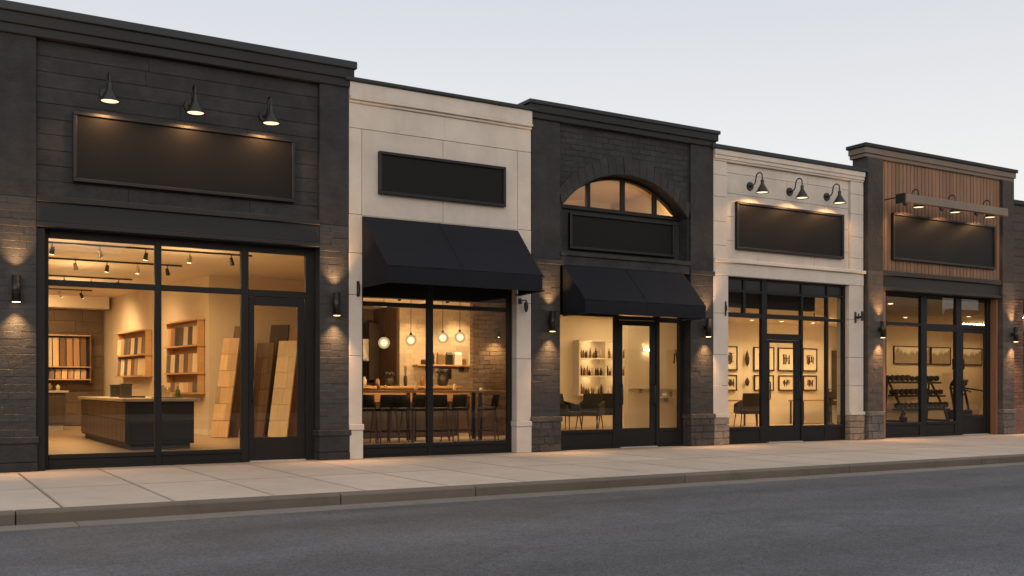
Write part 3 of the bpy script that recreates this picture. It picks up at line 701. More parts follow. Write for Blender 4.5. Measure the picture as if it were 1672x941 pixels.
# ------------------------------------------------------------------ awnings
def awning(x0, x1, zt, zf, zv, p, label, xf0, xf1, seams):
    o = thing('awning', ((x0 + x1) / 2, -.01, zv), label, 'awning', 'black awnings over shopfronts')
    t = .012
    m = MB(); nx, ny = 28, 8
    def P(u, v, off):   # slope surface with a slight sag between the seams
        xa = x0 + (xf0 - x0) * v; xb = x1 + (xf1 - x1) * v; X = xa + (xb - xa) * u
        seamd = min(abs(u - s) for s in [0, 1] + seams); sag = -.014 * math.sin(PI * v) * min(1, seamd * 5)
        return (X, -.012 - p * v + sag * .5, zt + (zf - zt) * v + sag - off)
    for off in (0, t):
        vs = [P(i / nx, j / ny, off) for j in range(ny + 1) for i in range(nx + 1)]
        m.add(vs, [(j * (nx + 1) + i, j * (nx + 1) + i + 1, (j + 1) * (nx + 1) + i + 1, (j + 1) * (nx + 1) + i) for j in range(ny) for i in range(nx)], True)
    m.build('canopy', 'awn', o)
    m = MB(); yv = -.012 - p
    vs = []
    for j, (z, dy) in enumerate(((zf, 0), ((zf + zv) / 2, -.006), (zv, -.002))):
        for i in range(nx + 1): vs.append((xf0 + (xf1 - xf0) * i / nx, yv + (dy + .004 * math.sin(i * .9 + j)) * min(1, 4 * math.sin(PI * i / nx)), z + (.004 * math.sin(i * .7) if j == 2 else 0)))
    m.add(vs, [(j * (nx + 1) + i, j * (nx + 1) + i + 1, (j + 1) * (nx + 1) + i + 1, (j + 1) * (nx + 1) + i) for j in range(2) for i in range(nx)], True)
    m.build('valance', 'awn', o)
    for xa, xf in ((x0, xf0), (x1, xf1)):
        m = MB(); m.add([(xa, -.012, zt), (xf, yv, zf), (xf, yv, zv), (xa, -.012, zv - .01)], [(0, 1, 2, 3)]); m.build('side_panel', 'awn', o)
    m = MB()
    for s in seams:
        a = P(s, 0, -.004); c = P(s, 1, -.004); m.tube([P(s, q / 8, -.003) for q in range(9)] + [(c[0], c[1] - .005, zv)], .006, 6)
    m.tube([(xf0 + .01, yv, zf), (xf1 - .01, yv, zf)], .005, 6); m.build('seam', 'awn', o)
    m = MB(); m.tube([(xf0 + .02, yv + .03, zv + .015), (xf1 - .02, yv + .03, zv + .015)], .014, 8)
    for xa in (x0 + .04, x1 - .04): m.tube([(xa, -.01, zv + .015), (xa, yv + .03, zv + .015)], .014, 8); m.tube([(xa, -.01, zt - .06), (xa, yv + .03, zf - .03)], .012, 8)
    m.build('support_frame', 'black', o); return o
awning(6.055, 8.885, 3.775, 2.925, 2.665, .92, 'long black canvas awning on the narrow pale stucco bar', 6.075, 8.79, [.47])
awning(9.80, 12.53, 3.255, 2.60, 2.365, .70, 'shorter black canvas awning under the arched window of the brick salon', 9.79, 12.46, [.5])

# ------------------------------------------------------------------ gooseneck lamps
o = thing('gooseneck_lamp', (0, 0, 0), 'x', 'wall lamp')
m = MB(); m.cyl((0, -.001, 0), (0, -.028, 0), .088, .08, 20); m.cyl((0, -.028, 0), (0, -.06, 0), .03, .022, 14); m.build('wall_plate', 'black', o)
arm = [(0, -.05, 0), (0, -.10, .005), (0, -.145, .035), (0, -.165, .09), (0, -.175, .14)]
for k in range(11):
    a = PI - PI * k / 10; arm.append((0, -.26 + .085 * -math.cos(a) * -1, .14 + .085 * math.sin(a)))
arm = arm[:5] + [(0, -.26 + .085 * math.cos(PI * k / 10), .14 + .085 * math.sin(PI * k / 10)) for k in range(1, 11)] + [(0, -.345, .06)]
m = MB(); m.tube(arm, .0128, 10); m.build('arm', 'black', o)
m = MB(); m.lathe((0, -.345, 0), [(.001, .075), (.028, .072), (.033, .06), (.033, -.01), (.045, -.03), (.128, -.175), (.131, -.185), (.125, -.183), (.040, -.032), (.001, -.02)], 28); m.build('shade', 'black', o)
m = MB(); m.cyl((0, -.345, -.168), (0, -.345, -.172), .112, n=24); m.build('diffuser', 'lamp_disc', o)
spot('lamp_light', (0, -.345, -.178), (0, -.13, -1.2), 50, 150, o, LAMP, .45, .06)
GL = Proto(o)
def lamps(spots, y, z, desc):
    for xx, lab in spots: GL.put((xx, y, z), 0, lab, desc)
lamps([(2.32, 'black gooseneck lamp over the widest sign, leftmost in the photo'),
       (3.45, 'black gooseneck lamp over the middle of the widest sign on charcoal block'),
       (4.53, 'black gooseneck lamp over the widest sign, nearest the pale stucco bar')], .07, 5.13, 'gooseneck lamps on the charcoal shop')
lamps([(14.28, 'black gooseneck lamp on pale stucco, nearest the arched building'),
       (15.37, 'black gooseneck lamp on pale stucco, middle one of three'),
       (16.45, 'black gooseneck lamp on pale stucco, nearest the timber clad shop')], .05, 5.09, 'gooseneck lamps on the pale gallery')
lamps([(18.88, 'black gooseneck lamp behind the taupe beam, at its end beside the pale gallery'),
       (20.13, 'black gooseneck lamp behind the middle of the taupe beam'),
       (21.40, 'black gooseneck lamp behind the taupe beam, at its far end')], -.003, 5.215, 'gooseneck lamps over the gym sign')
o = thing('timber_beam', (19.9, -.55, 5.03), 'long taupe beam held off the timber cladding in front of three lamps', 'beam')
MB().box(18.10, 21.66, -.63, -.53, 5.045, 5.215).build('beam_board', 'taupe_lt', o, bevel=.005)
MB().box(18.06, 18.097, -.635, -.40, 5.03, 5.23).build('end_plate', 'black', o, bevel=.004)
for xx in (18.2, 19.5, 20.8, 21.6):
    MB().tube([(xx, -.002, 5.19), (xx, -.53, 5.19)], .014).build('bracket', 'black', o)

# ------------------------------------------------------------------ up and down sconces
o = thing('wall_sconce', (0, 0, 0), 'x', 'wall lamp')
m = MB(); m.box(-.035, .035, -.012, -.001, -.06, .06); m.box(-.016, .016, -.07, -.012, -.035, .035); m.build('wall_plate', 'black', o, bevel=.003)
m = MB(); m.lathe((0, -.115, 0), [(.046, -.165), (.054, -.174), (.054, .174), (.046, .165), (.046, -.165)], 28); m.build('body', 'black', o)
MB().cyl((0, -.115, -.1755), (0, -.115, -.168), .049, n=24).build('lens', 'lens_soft', o); MB().cyl((0, -.115, .160), (0, -.115, .166), .045, n=24).build('lens', 'lens_soft', o)
spot('sconce_light', (0, -.115, .172), (0, -.09, 1.2), 135, 84, o, LAMP, 1.0, .03)
spot('sconce_light', (0, -.115, -.18), (0, -.09, -1.2), 175, 84, o, LAMP, 1.0, .03)
SC = Proto(o)
for xx, yy, zz, lab in (
        (1.20, 0, 2.395, 'black cylinder sconce on the dark pilaster at the left edge of the photo'),
        (5.60, 0, 2.38, 'black cylinder sconce on the pilaster beside the flooring shop door'),
        (9.52, 0, 2.25, 'black cylinder sconce on the grey brick pilaster at the bar end of the salon'),
        (13.06, 0, 2.25, 'black cylinder sconce on the grey brick pilaster beside the gallery'),
        (17.91, -.08, 2.355, 'black cylinder sconce on the gym pilaster nearest the gallery'),
        (22.63, -.08, 2.375, 'black cylinder sconce on the gym pilaster nearest the red brick building')):
    SC.put((xx, yy, zz), 0, lab, 'up and down sconces on the pilasters')

# small brackets on the pale piers
o = thing('wall_bracket', (5.99, 0, 2.6), 'flat black bracket on the pale pier below the long awning', 'bracket')
m = MB(); m.box(5.965, 6.015, -.012, -.001, 2.52, 2.76); m.build('plate', 'black', o, bevel=.004); m = MB(); m.box(5.975, 6.005, -.06, -.012, 2.56, 2.72); m.build('holder', 'black', o, bevel=.006)
o = thing('wall_bracket', (9.0, 0, 2.5), 'black arm with a small hanging lantern on the pale pier by the awning end', 'bracket')
m = MB(); m.tube([(8.93, -.005, 2.58), (8.95, -.10, 2.59), (9.0, -.11, 2.59)], .009); m.box(8.9, 8.96, -.012, -.001, 2.53, 2.63); m.build('arm', 'black', o)
m = MB(); m.lathe((8.99, -.11, 2.445), [(.001, .14), (.012, .13), (.03, .10), (.038, .06), (.034, .0), (.018, -.05), (.001, -.06)], 14); m.build('lantern', 'black', o)
o = thing('wall_bracket', (17.3, 0, 2.6), 'black banner bracket with upright stubs on the pale gallery pier next to the gym', 'bracket')
m = MB(); m.box(17.24, 17.30, -.012, -.001, 2.49, 2.72); m.build('plate', 'black', o, bevel=.003)
m = MB(); m.tube([(17.27, -.01, 2.60), (17.27, -.19, 2.60)], .026); m.tube([(17.27, -.18, 2.52), (17.27, -.18, 2.72)], .024); m.tube([(17.27, -.09, 2.56), (17.27, -.09, 2.68)], .016); m.build('arm', 'black', o)
o = thing('wall_bracket', (13.6, 0, 2.6), 'thin black strip bracket on the pale gallery pier next to the brick salon', 'bracket')
m = MB(); m.box(13.575, 13.60, -.03, -.001, 2.50, 2.78); m.build('plate', 'black', o, bevel=.004); m = MB(); m.box(13.58, 13.595, -.05, -.03, 2.6, 2.7); m.build('hook', 'black', o)

# ================================================================== INTERIORS
# ---- flooring shop: track lights
TR = [(5.0, 1.8, 5.8, 'nearest the shop window'), (7.4, 2.0, 5.0, 'second from the shop window'), (10.8, 1.6, 4.6, 'third from the shop window'), (14.2, 1.6, 4.2, 'closest to the dark back wall')]
for yy, xa, xb, where in TR:
    o = thing('track_light', ((xa + xb) / 2, yy, 3.70), 'ceiling track with small spotlights, ' + where, 'track light', 'ceiling tracks in the flooring shop')
    m = MB(); m.box(xa, xb, yy - .018, yy + .018, 3.685, 3.716); m.build('rail', 'black', o)
    for k in range(5):
        xx = xa + (xb - xa) * (k + .5) / 5
        if yy < 9: aim = (xx + .9, yy + 1.6, .9) if k in (1, 4) else (xx - .3, yy + .6, .9)
        else: aim = (5.3, yy + .8, 1.5) if k > 2 else (xx, 16.8 if yy > 12 else yy + 2.5, 1.7)
        p = Vector((xx, yy, 3.56)); d = (Vector(aim) - p).normalized()
        m = MB(); m.cyl(p - d * .07, p + d * .07, .032, .045, 14); m.tube([(xx, yy, 3.69), (xx, yy, 3.60)], .009); h = m.build('lamp_head', 'steel' if k % 2 else 'black', o)
        m = MB(); m.cyl(p + d * .071, p + d * .074, .038, n=14); m.build('lens', 'lens', h)
        spot('track_spot', p + d * .08, aim, (140 if yy < 12 else 210) if yy > 9 else 165, 118, None, blend=1.0, rad=.06)
for xx, yy in ((2.2, 4.4), (4.6, 4.8), (3.0, 8.2), (3.4, 11.8)): point('ceiling_fill', (xx, yy, 2.95), 44, None, rad=.06)  # bare fill lights added below the tracks to lift the ceiling
# back wall shelves and counter
def back_x(u, y):   # helper used while measuring: x on the plane y seen along direction u
    t = (u - 836) / 1650; s = y + 14.7; return s * (.51258 + .85864 * t) / (.85864 - .51258 * t)
xa, xb = 2.95, 4.42
o = thing('display_shelf', (3.7, 16.7, 1.3), 'long timber shelving for upright floor samples on the dark brick back wall', 'shelf')
for zz in (1.36, 1.72, 2.62): MB().box(2.2, 4.5, 16.5, 16.85, zz - .03, zz).build('shelf', 'shelfwood', o, bevel=.003)
for xx in (2.19, 3.35, 4.5): MB().box(xx - .02, xx + .02, 16.52, 16.85, 1.25, 2.66).build('upright', 'walnut', o)
k = 0
BP = {}
def board(kind, w, h, t=.02):
    key = (kind, round(w, 2), round(h, 2), t)
    if key not in BP:
        o = MB().box(-w / 2, w / 2, -t / 2, t / 2, 0, h).build('sample_board', kind, bevel=.002); o['category'] = 'sample board'
        BP[key] = Proto(o)
    return BP[key]
def lean(kind, w, h, loc, d, ang, label, group, t=.02):
    """board standing at loc, tipped by ang towards the horizontal direction d"""
    o = board(kind, w, h, t).put(loc, 0, label, group)
    d = Vector((d[0], d[1], 0)).normalized(); z = (Vector((0, 0, 1)) * math.cos(ang) + d * math.sin(ang)); y = (d * math.cos(ang) - Vector((0, 0, 1)) * math.sin(ang)); x = y.cross(z)
    o.rotation_euler = Matrix((x, y, z)).transposed().to_euler(); return o
tall = ['ebony', 'honey', 'oak', 'honey', 'walnut', 'ash', 'ash', 'oak', 'walnut', 'honey', 'honey', 'walnut']
names = dict(ebony='nearly black', honey='honey brown', oak='pale oak', walnut='dark walnut', ash='bleached white')
xx = 2.32
for i, kd in enumerate(tall):
    lean(kd, .155, .82 + (i % 3) * .01, (xx, 16.62, 1.722), (0, 1), .09, '%s floor sample on the upper shelf at the dark back wall' % names[kd], '%s samples on the upper back shelf' % names[kd]); xx += .182
xx = 2.30
for i, kd in enumerate(['oak', 'walnut', 'oak', 'honey', 'ash', 'ash', 'oak', 'walnut', 'honey', 'oak', 'honey', 'oak', 'honey']):
    lean(kd, .14, .29, (xx, 16.60, 1.362), (.25, 1), .22, 'short %s floor sample on the lower shelf at the dark back wall' % names[kd], 'short %s samples on the lower back shelf' % names[kd]); xx += .168
o = thing('back_counter', (3.0, 14.6, 0), 'brown angled service counter in front of the sample wall', 'counter')
m = MB(); m.box(1.6, 3.55, 14.2, 14.9, .12, .98); m.build('body', 'cab_brown', o, bevel=.005); MB().box(1.55, 3.62, 14.12, 14.96, .98, 1.035).build('worktop', 'top_pale', o, bevel=.006); MB().box(1.65, 3.5, 14.26, 14.85, 0, .12).build('plinth', 'steel', o)
for k in range(3): MB().box(1.68 + k * .63, 2.26 + k * .63, 14.18, 14.199, .18, .92).build('cabinet_door', 'cab_brown', o, bevel=.004)
for i, (kd, w, h, xx) in enumerate((('steel', .10, .14, 2.6), ('darkitem', .16, .18, 2.95), ('brownitem', .12, .2, 3.2), ('paleitem', .10, .16, 3.4))):
    ob = MB(); ob.lathe((0, 0, 0), [(.001, 0), (w / 2, .0), (w / 2, h * .75), (w / 5, h * .85), (w / 5, h), (.001, h)], 14); ob = ob.build('counter_jar', kd)
    ob.location = (xx, 14.5, 1.035); tag(ob, '%s small jar on the brown back counter' % ('steel', 'dark', 'brown', 'pale')[i], 'jar')
# island
o = thing('island_counter', (3.9, 6.8, 0), 'long dark island counter with a pale worktop in the flooring showroom', 'counter')
MB().box(3.30, 4.46, 4.06, 9.45, .10, .86).build('body', 'cab_dark', o, bevel=.005)
MB().box(3.22, 4.54, 3.98, 9.52, .861, .915).build('worktop', 'top_pale', o, bevel=.008, seg=2)
MB().box(3.36, 4.40, 4.12, 9.4, 0, .10).build('plinth', 'cab_dark', o)
for k in range(6):
    y0 = 4.12 + k * .885
    MB().box(3.278, 3.299, y0, y0 + .43, .14, .52).build('cabinet_door', 'cab_brown', o, bevel=.004); MB().box(3.278, 3.299, y0 + .44, y0 + .87, .14, .52).build('cabinet_door', 'cab_brown', o, bevel=.004)
    MB().box(3.278, 3.299, y0, y0 + .87, .54, .84).build('drawer', 'cab_brown', o, bevel=.004)
MB().box(3.36, 4.40, 4.045, 4.059, .16, .82).build('end_panel', 'cab_dark', o, bevel=.003)
def jar(name, kd, prof, loc, label, cat, n=16, group=None):
    m = MB(); m.lathe((0, 0, 0), prof, n); ob = m.build(name, kd); ob.location = loc; return tag(ob, label, cat, group)
for xx, yy, w, h, lab in ((3.75, 7.9, .20, .26, 'square black storage box on the island, further from the window'), (3.85, 7.3, .20, .28, 'square black storage box on the island, closer to the window')):
    m = MB(); m.box(-w / 2, w / 2, -w / 2, w / 2, 0, h * .85); m.box(-w / 2 - .008, w / 2 + .008, -w / 2 - .008, w / 2 + .008, h * .853, h); ob = m.build('storage_box', 'darkitem', bevel=.006); ob.location = (xx, yy, .916); tag(ob, lab, 'box')
for k, (xx, yy, h) in enumerate(((4.2, 5.6, .24), (4.28, 5.45, .20), (4.12, 5.4, .22))):
    jar('glass_vase', 'jarglass', [(.001, .005), (.045, .005), (.05, .02), (.06, h), (.055, h), (.045, .02), (.001, .012)], (xx, yy, .916), 'clear glass vase in a cluster on the island worktop', 'vase', group='clear glass vases on the island')
jar('green_bottle', 'green', [(.001, 0), (.045, 0), (.047, .13), (.02, .17), (.018, .22), (.001, .222)], (4.38, 5.0, .916), 'small green bottle on the island worktop', 'bottle')
ob = MB().box(-.25, .25, -.17, .17, 0, .02).build('sample_tray', 'walnut', bevel=.006); ob.location = (4.1, 4.6, .916); tag(ob, 'flat dark sample tray on the near end of the island', 'tray')
ob = MB().box(-.2, .2, -.14, .14, 0, .035).build('sample_book', 'darkitem', bevel=.006); ob.location = (3.7, 5.8, .916); ob.rotation_euler.z = .4; tag(ob, 'closed dark sample book lying on the island', 'book')
# side wall shelves (wall runs from (5.97,9) to (4.97,17))
wd = Vector((-1, 8, 0)).normalized(); wn = Vector((-wd.y, wd.x, 0))   # into the wall / out into the room
def side_shelf(y0, y1, zs, ztop, label, key):
    c0 = Vector((5.97 - (y0 - 9) / 8, y0, 0)); L = (y1 - y0) / wd.y
    o = thing('display_shelf', c0 + wd * L / 2 + wn * .02 + Vector((0, 0, zs[0])), label, 'shelf')
    up = (0, 0, 1)
    m = MB(); m.obox(c0 + wd * L / 2 + wn * .012 + Vector((0, 0, (zs[0] + ztop) / 2)), (wd, wn, up), (L / 2, .01, (ztop - zs[0]) / 2)); m.build('back_panel', 'honey', o)
    for e in (0, L):
        m = MB(); m.obox(c0 + wd * e + wn * .10 + Vector((0, 0, (zs[0] + ztop) / 2)), (wd, wn, up), (.02, .078, (ztop - zs[0]) / 2)); m.build('side_panel', 'shelfwood', o)
    for zz in zs + [ztop]:
        m = MB(); m.obox(c0 + wd * L / 2 + wn * .135 + Vector((0, 0, zz)), (wd, wn, up), (L / 2 + .06, .113, .018)); m.build('shelf', 'shelfwood', o)
    kinds = ['ebony', 'honey', 'oak', 'ash', 'honey', 'walnut', 'oak', 'ebony', 'ash', 'walnut']
    for r_, zz in enumerate(zs):
        hh = (.46 if r_ else .24) if len(zs) == 3 else .46
        n = int(L / .26)
        for k in range(n):
            kd = kinds[(k + r_ * 3 + (2 if key == 'far' else 0)) % 10]
            p = c0 + wd * (.12 + (L - .3) * k / max(1, n - 1)) + wn * .15 + Vector((0, 0, zz + .02))
            lean(kd, .20, hh, p, wd + -wn * .55, .26, '%s sample board on %s shelf of the %s wall display' % (names[kd], ('the bottom', 'the middle', 'the top')[r_ + (3 - len(zs))] if len(zs) == 3 or r_ else 'the lower', key), '%s boards, shelf %s of the %s wall display' % (names[kd], 'abc'[r_], key))
side_shelf(9.25, 11.3, [.98, 1.45, 2.10], 2.70, 'timber wall display of tilted floor samples closest to the leaning planks', 'near')
side_shelf(12.9, 15.2, [1.42, 1.98], 2.62, 'timber wall display of tilted floor samples closest to the dark back wall', 'far')
# leaning planks beside the door
PL = [  # x, y, width, height, kind
    (5.84, 7.60, .44, 2.25, 'oak', 'tall pale oak plank panel leaning nearest the wall display'), (6.12, 7.82, .46, 2.55, 'walnut', 'tall dark walnut plank leaning behind the first pale oak panel'),
    (6.62, 7.55, .46, 2.15, 'walnut', 'dark walnut plank panel leaning beside the door frame'), (7.05, 8.05, .5, 2.62, 'ebony', 'tallest nearly black plank leaning behind the door'),
    (7.0, 7.15, .50, 2.20, 'ash', 'wide bleached plank panel leaning in the door glass'), (7.34, 7.5, .5, 2.50, 'honey', 'tall honey plank rising behind the bleached panel'), (7.62, 7.9, .4, 2.3, 'walnut', 'dark walnut plank at the end of the leaning row')]
for xx, yy, w, h, kd, lab in PL:
    n0 = 6; hs = h / n0
    m = MB()
    for q in range(n0):
        e = [-w / 2, -w / 2 + w * R.uniform(.25, .75), w / 2]
        for a, c in zip(e[:-1], e[1:]): m.box(a + .001, c - .001, -.02, .02, q * hs + .006, (q + 1) * hs - .006)
    m.box(-w / 2 + .004, w / 2 - .004, -.010, .012, .01, h - .01)
    ob = m.build('floor_plank', kd, bevel=.002); tag(ob, lab, 'plank', 'planks leaning by the flooring shop door')
    d = Vector((.80, .60, 0)); ang = .20; z = Vector((0, 0, 1)) * math.cos(ang) + d * math.sin(ang); y = d * math.cos(ang) - Vector((0, 0, 1)) * math.sin(ang)
    ob.rotation_euler = Matrix((y.cross(z), y, z)).transposed().to_euler(); ob.location = (xx, yy, .012)
o = thing('plank_rack', (7.5, 8.6, 0), 'dark timber rack with rails behind the leaning planks', 'rack')
for xx in (6.6, 7.4, 8.2): MB().box(xx - .025, xx + .025, 8.55, 8.62, 0, 2.3).build('post', 'walnut', o)
for zz in (.55, 1.1, 1.65): MB().box(6.5, 8.3, 8.50, 8.62, zz, zz + .04).build('rail', 'shelfwood', o)

# ---- bar
o = thing('bar_counter', (9.3, 5.9, 0), 'long timber back bar with a thick honey worktop', 'counter')
MB().box(7.75, 10.70, 5.62, 6.2, .02, .80).build('body', 'ebony', o, bevel=.004); MB().box(7.75, 10.70, 5.60, 6.2, .803, 1.09).build('front_panel', 'barwood', o, bevel=.004); MB().box(7.7, 10.76, 5.52, 6.26, 1.091, 1.15).build('worktop', 'barwood', o, bevel=.006)  # dark body colour stands in for the shade beneath the table
o = thing('bar_shelf', (11.0, 6.95, 1.6), 'single timber wall shelf on the pale brick behind the bar', 'shelf')
MB().box(10.25, 12.35, 6.80, 7.07, 1.62, 1.66).build('shelf', 'shelfwood', o, bevel=.003)
for xx in (10.6, 11.5, 12.2): MB().box(xx - .015, xx + .015, 6.85, 7.07, 1.5, 1.62).build('bracket', 'black', o)
si = [('black boxed tin', .16, .10, .12, 'darkitem'), ('tall dark canister', .10, .10, .30, 'darkitem'), ('brown coffee bag', .18, .1, .3, 'brownitem'), ('black coffee bag', .16, .1, .3, 'darkitem'),
      ('white packet with a dark top', .19, .1, .31, 'paper'), ('small brown jar', .07, .07, .14, 'amber'), ('white packet', .19, .1, .30, 'paper'), ('tall black folder', .10, .2, .36, 'darkitem'), ('short black folder', .07, .2, .33, 'darkitem')]
xx = 10.42
for nm, w, d, h, kd in si:
    m = MB(); m.box(-w / 2, w / 2, -d / 2, d / 2, 0, h * .8); m.hexa([(-w / 2, -d / 2, h * .8), (w / 2, -d / 2, h * .8), (w / 2, d / 2, h * .8), (-w / 2, d / 2, h * .8), (-w / 2, -.012, h), (w / 2, -.012, h), (w / 2, .012, h), (-w / 2, .012, h)])
    ob = m.build('shelf_packet', kd, bevel=.004); ob.location = (xx + w / 2, 6.93, 1.66); tag(ob, nm + ' on the shelf over the bar', 'packet'); xx += w + (.10 if w < .15 else .055)
def pot(loc, label, r=.09, h=.18, spikes=9, up=.22, kd='darkitem', km='darkitem', thick=.014):
    o = thing('utensil_pot', loc, label, 'pot'); x0, y0, z0 = loc
    m = MB(); m.lathe(loc, [(.001, 0), (r * .8, 0), (r, h * .5), (r * .9, h), (r * .8, h), (.001, h * .9)], 16); m.build('pot', kd, o)
    m = MB()
    for k in range(spikes):
        a = R.uniform(0, 2 * PI); s = R.uniform(.2, .8) * r; t_ = R.uniform(.7, 1.15) * up
        m.tube([(x0 + s * .4 * math.cos(a), y0 + s * .4 * math.sin(a), z0 + h * .8), (x0 + s * 1.2 * math.cos(a), y0 + s * 1.2 * math.sin(a), z0 + h + t_)], thick, 6); m.ball((x0 + s * 1.2 * math.cos(a), y0 + s * 1.2 * math.sin(a), z0 + h + t_), thick * 1.9, 8, 6)
    m.build('utensils', km, o)
pot((9.15, 5.95, 1.15), 'round dark pot crowded with utensils on the back bar', .11, .17, 12, .10, thick=.02)
pot((9.55, 5.95, 1.15), 'slim dark vase of dry stems on the back bar', .045, .22, 9, .22, thick=.006, km='brownitem')
pot((10.50, 5.98, 1.15), 'large black utensil pot at the end of the back bar', .13, .24, 12, .10, thick=.022)
for xx, kd, h, lab in ((8.55, 'paleitem', .2, 'pale lidded jar on the back bar near the kitchen'), (8.86, 'brownitem', .16, 'brown jar on the back bar near the kitchen'), (9.95, 'amber', .22, 'amber bottle on the back bar between the pots'), (10.12, 'darkitem', .2, 'dark bottle on the back bar'), (10.26, 'jarglass', .18, 'clear glass jar on the back bar')):
    jar('bar_jar', kd, [(.001, 0), (.05, 0), (.05, h * .7), (.025, h * .85), (.025, h), (.001, h)], (xx, 5.92, 1.15), lab, 'jar')
m = MB(); m.box(-.02, .28, 0, .02, 0, .26); ob = m.build('wall_plaque', 'darkitem', bevel=.003); ob.location = (11.0, 7.05, 1.32); tag(ob, 'small dark square plaque on the pale brick behind the bar', 'plaque')
# table
o = thing('bar_table', (9.55, 4.5, 0), 'long high timber bar table with black legs', 'table')
ta = -.16; ca, sa = math.cos(ta), math.sin(ta)
ax = ((ca, sa, 0), (-sa, ca, 0), (0, 0, 1)); tc = Vector((9.2, 4.45, 0))
MB().obox(tc + Vector((0, 0, 1.03)), ax, (2.0, .36, .025)).build('tabletop', 'barwood', o, bevel=.005)
for s in (-1.9, -.2, 1.25): MB().obox(tc + Vector((s * ca + .22 * sa, s * sa - .22 * ca, .502)), ax, (.035, .035, .502)).build('leg', 'black', o); MB().obox(tc + Vector((s * ca - .22 * sa, s * sa + .22 * ca, .502)), ax, (.035, .035, .502)).build('leg', 'black', o)
MB().obox(tc + Vector((-.3, .05, .2)), ax, (1.6, .02, .02)).build('foot_rail', 'black', o)
for q, kd, lab in ((-.9, 'amber', 'amber glass bottle on the high table'), (-.75, 'jarglass', 'clear tumbler on the high table'), (-.1, 'paleitem', 'pale soap bottle on the high table'), (.75, 'paper', 'small white cup on the high table'), (1.35, 'paper', 'small white dish near the end of the high table')):
    p = tc + Vector((q * ca, q * sa, 1.056)); hh = .05 if 'dish' in lab else .14
    jar('tableware', kd, [(.001, 0), (.035, 0), (.038, hh * .7), (.018, hh * .85), (.018, hh), (.001, hh)], p, lab, 'tableware')
# stools
o = thing('bar_stool', (0, 0, 0), 'x', 'bar stool')
MB().box(-.19, .19, -.185, .185, .64, .70).build('seat', 'fabric', o, bevel=.025, seg=3)
m = MB()
for j in range(7):
    a0 = -.75 + 1.5 * j / 6; 
vs = []; nj = 10
for zz, off in ((.72, 0), (.86, -.02), (.97, -.045)):
    for th in (0, .03):
        for j in range(nj + 1):
            a = -.95 + 1.9 * j / nj; vs.append((math.sin(a) * .215, -(math.cos(a) * .22 - .02) + off + th * -.0 + (th if False else 0) - th * math.cos(a), zz))
fs = []
def idx(l, t, j): return (l * 2 + t) * (nj + 1) + j
for l in range(2):
    for j in range(nj):
        fs += [(idx(l, 0, j), idx(l, 0, j + 1), idx(l + 1, 0, j + 1), idx(l + 1, 0, j)), (idx(l, 1, j + 1), idx(l, 1, j), idx(l + 1, 1, j), idx(l + 1, 1, j + 1))]
for j in range(nj): fs += [(idx(2, 0, j), idx(2, 0, j + 1), idx(2, 1, j + 1), idx(2, 1, j)), (idx(0, 1, j), idx(0, 1, j + 1), idx(0, 0, j + 1), idx(0, 0, j))]
for l in range(2):
    for j in (0, nj): fs.append((idx(l, 0, j), idx(l, 1, j), idx(l + 1, 1, j), idx(l + 1, 0, j)))
m.add(vs, fs, True); m.build('backrest', 'fabric', o)
for sx in (-1, 1):
    MB().tube([(sx * .19, -.16, .66), (sx * .20, -.19, .80)], .014).build('back_post', 'black', o)
    for sy in (-1, 1): MB().cyl((sx * .17, sy * .16, .65), (sx * .22, sy * .21, 0), .022, .014, 10).build('leg', 'legwood', o)
    MB().tube([(sx * .205, -.195, .22), (sx * .205, .195, .22)], .009).build('stretcher', 'black', o)
m = MB(); m.tube([(-.205, .195, .24), (.205, .195, .24)], .010); m.build('foot_rest', 'black', o)
ST = Proto(o)
us = [598, 628, 652, 676, 716, 744, 795]; where = ['closest to the kitchen corner', 'second from the kitchen corner', 'third from the kitchen corner', 'just before the window mullion', 'just past the window mullion', 'second past the window mullion', 'alone at the open end of the table']
for i, (u, wv_) in enumerate(zip(us, where)):
    yy = 4.05 - i * .03 if i < 6 else 4.0
    xx = back_x(u, yy); yy2 = yy - .62 + 4.45 - 4.05 + sa * (xx - 9.2) * .9 + .05
    ST.put((back_x(u, yy2), yy2, 0), (-.5, .1, -.3, .35, -.45, .15)[i] if i < 6 else .9, 'black bar stool with curved back, ' + wv_, 'bar stools at the high table')
# globes
o = thing('globe_pendant', (0, 0, 0), 'x', 'pendant lamp')
m = MB(); m.tube([(0, 0, .10), (0, 0, .98)], .006, 6); m.build('cord', 'black', o); m = MB(); m.cyl((0, 0, .115), (0, 0, .165), .035, .02, 12); m.cyl((0, 0, .96), (0, 0, .98), .05, n=12); m.build('cap', 'black', o)
m = MB(); m.ball((0, 0, 0), .122, 24, 14); m.build('globe', 'globe', o)
m = MB(); m.ball((0, 0, -.0), .03, 12, 8); 
point('pendant_light', (0, 0, -.15), 60, o, rad=.1)
GP = Proto(o)
for u, v, lab in ((627, 560, 'glowing globe pendant nearest the kitchen, hanging lowest'), (671, 556, 'glowing globe pendant beside the mullion, kitchen side'), (723, 552, 'glowing globe pendant just past the mullion'), (751, 551, 'glowing globe pendant nearest the dark partition wall')):
    yy = 4.7; xx = back_x(u, yy); zc = .51258 * xx + .85864 * (yy + 14.7); zz = 1.1 + (634 - v) * zc / 1650
    GP.put((xx, yy, zz), 0, lab, 'globe pendants over the bar table')
o = thing('wall_spotlight', (11.4, 5.19, 2.2), 'small black lamp lighting the dark brick partition in the bar', 'wall lamp')
m = MB(); m.tube([(11.4, 5.19, 2.42), (11.4, 5.0, 2.45), (11.4, 4.98, 2.36)], .012); m.lathe((11.4, 4.98, 2.25), [(.001, .12), (.03, .12), (.035, .06), (.1, .0), (.098, -.008), (.03, .05), (.001, .06)], 18); m.build('shade', 'black', o)
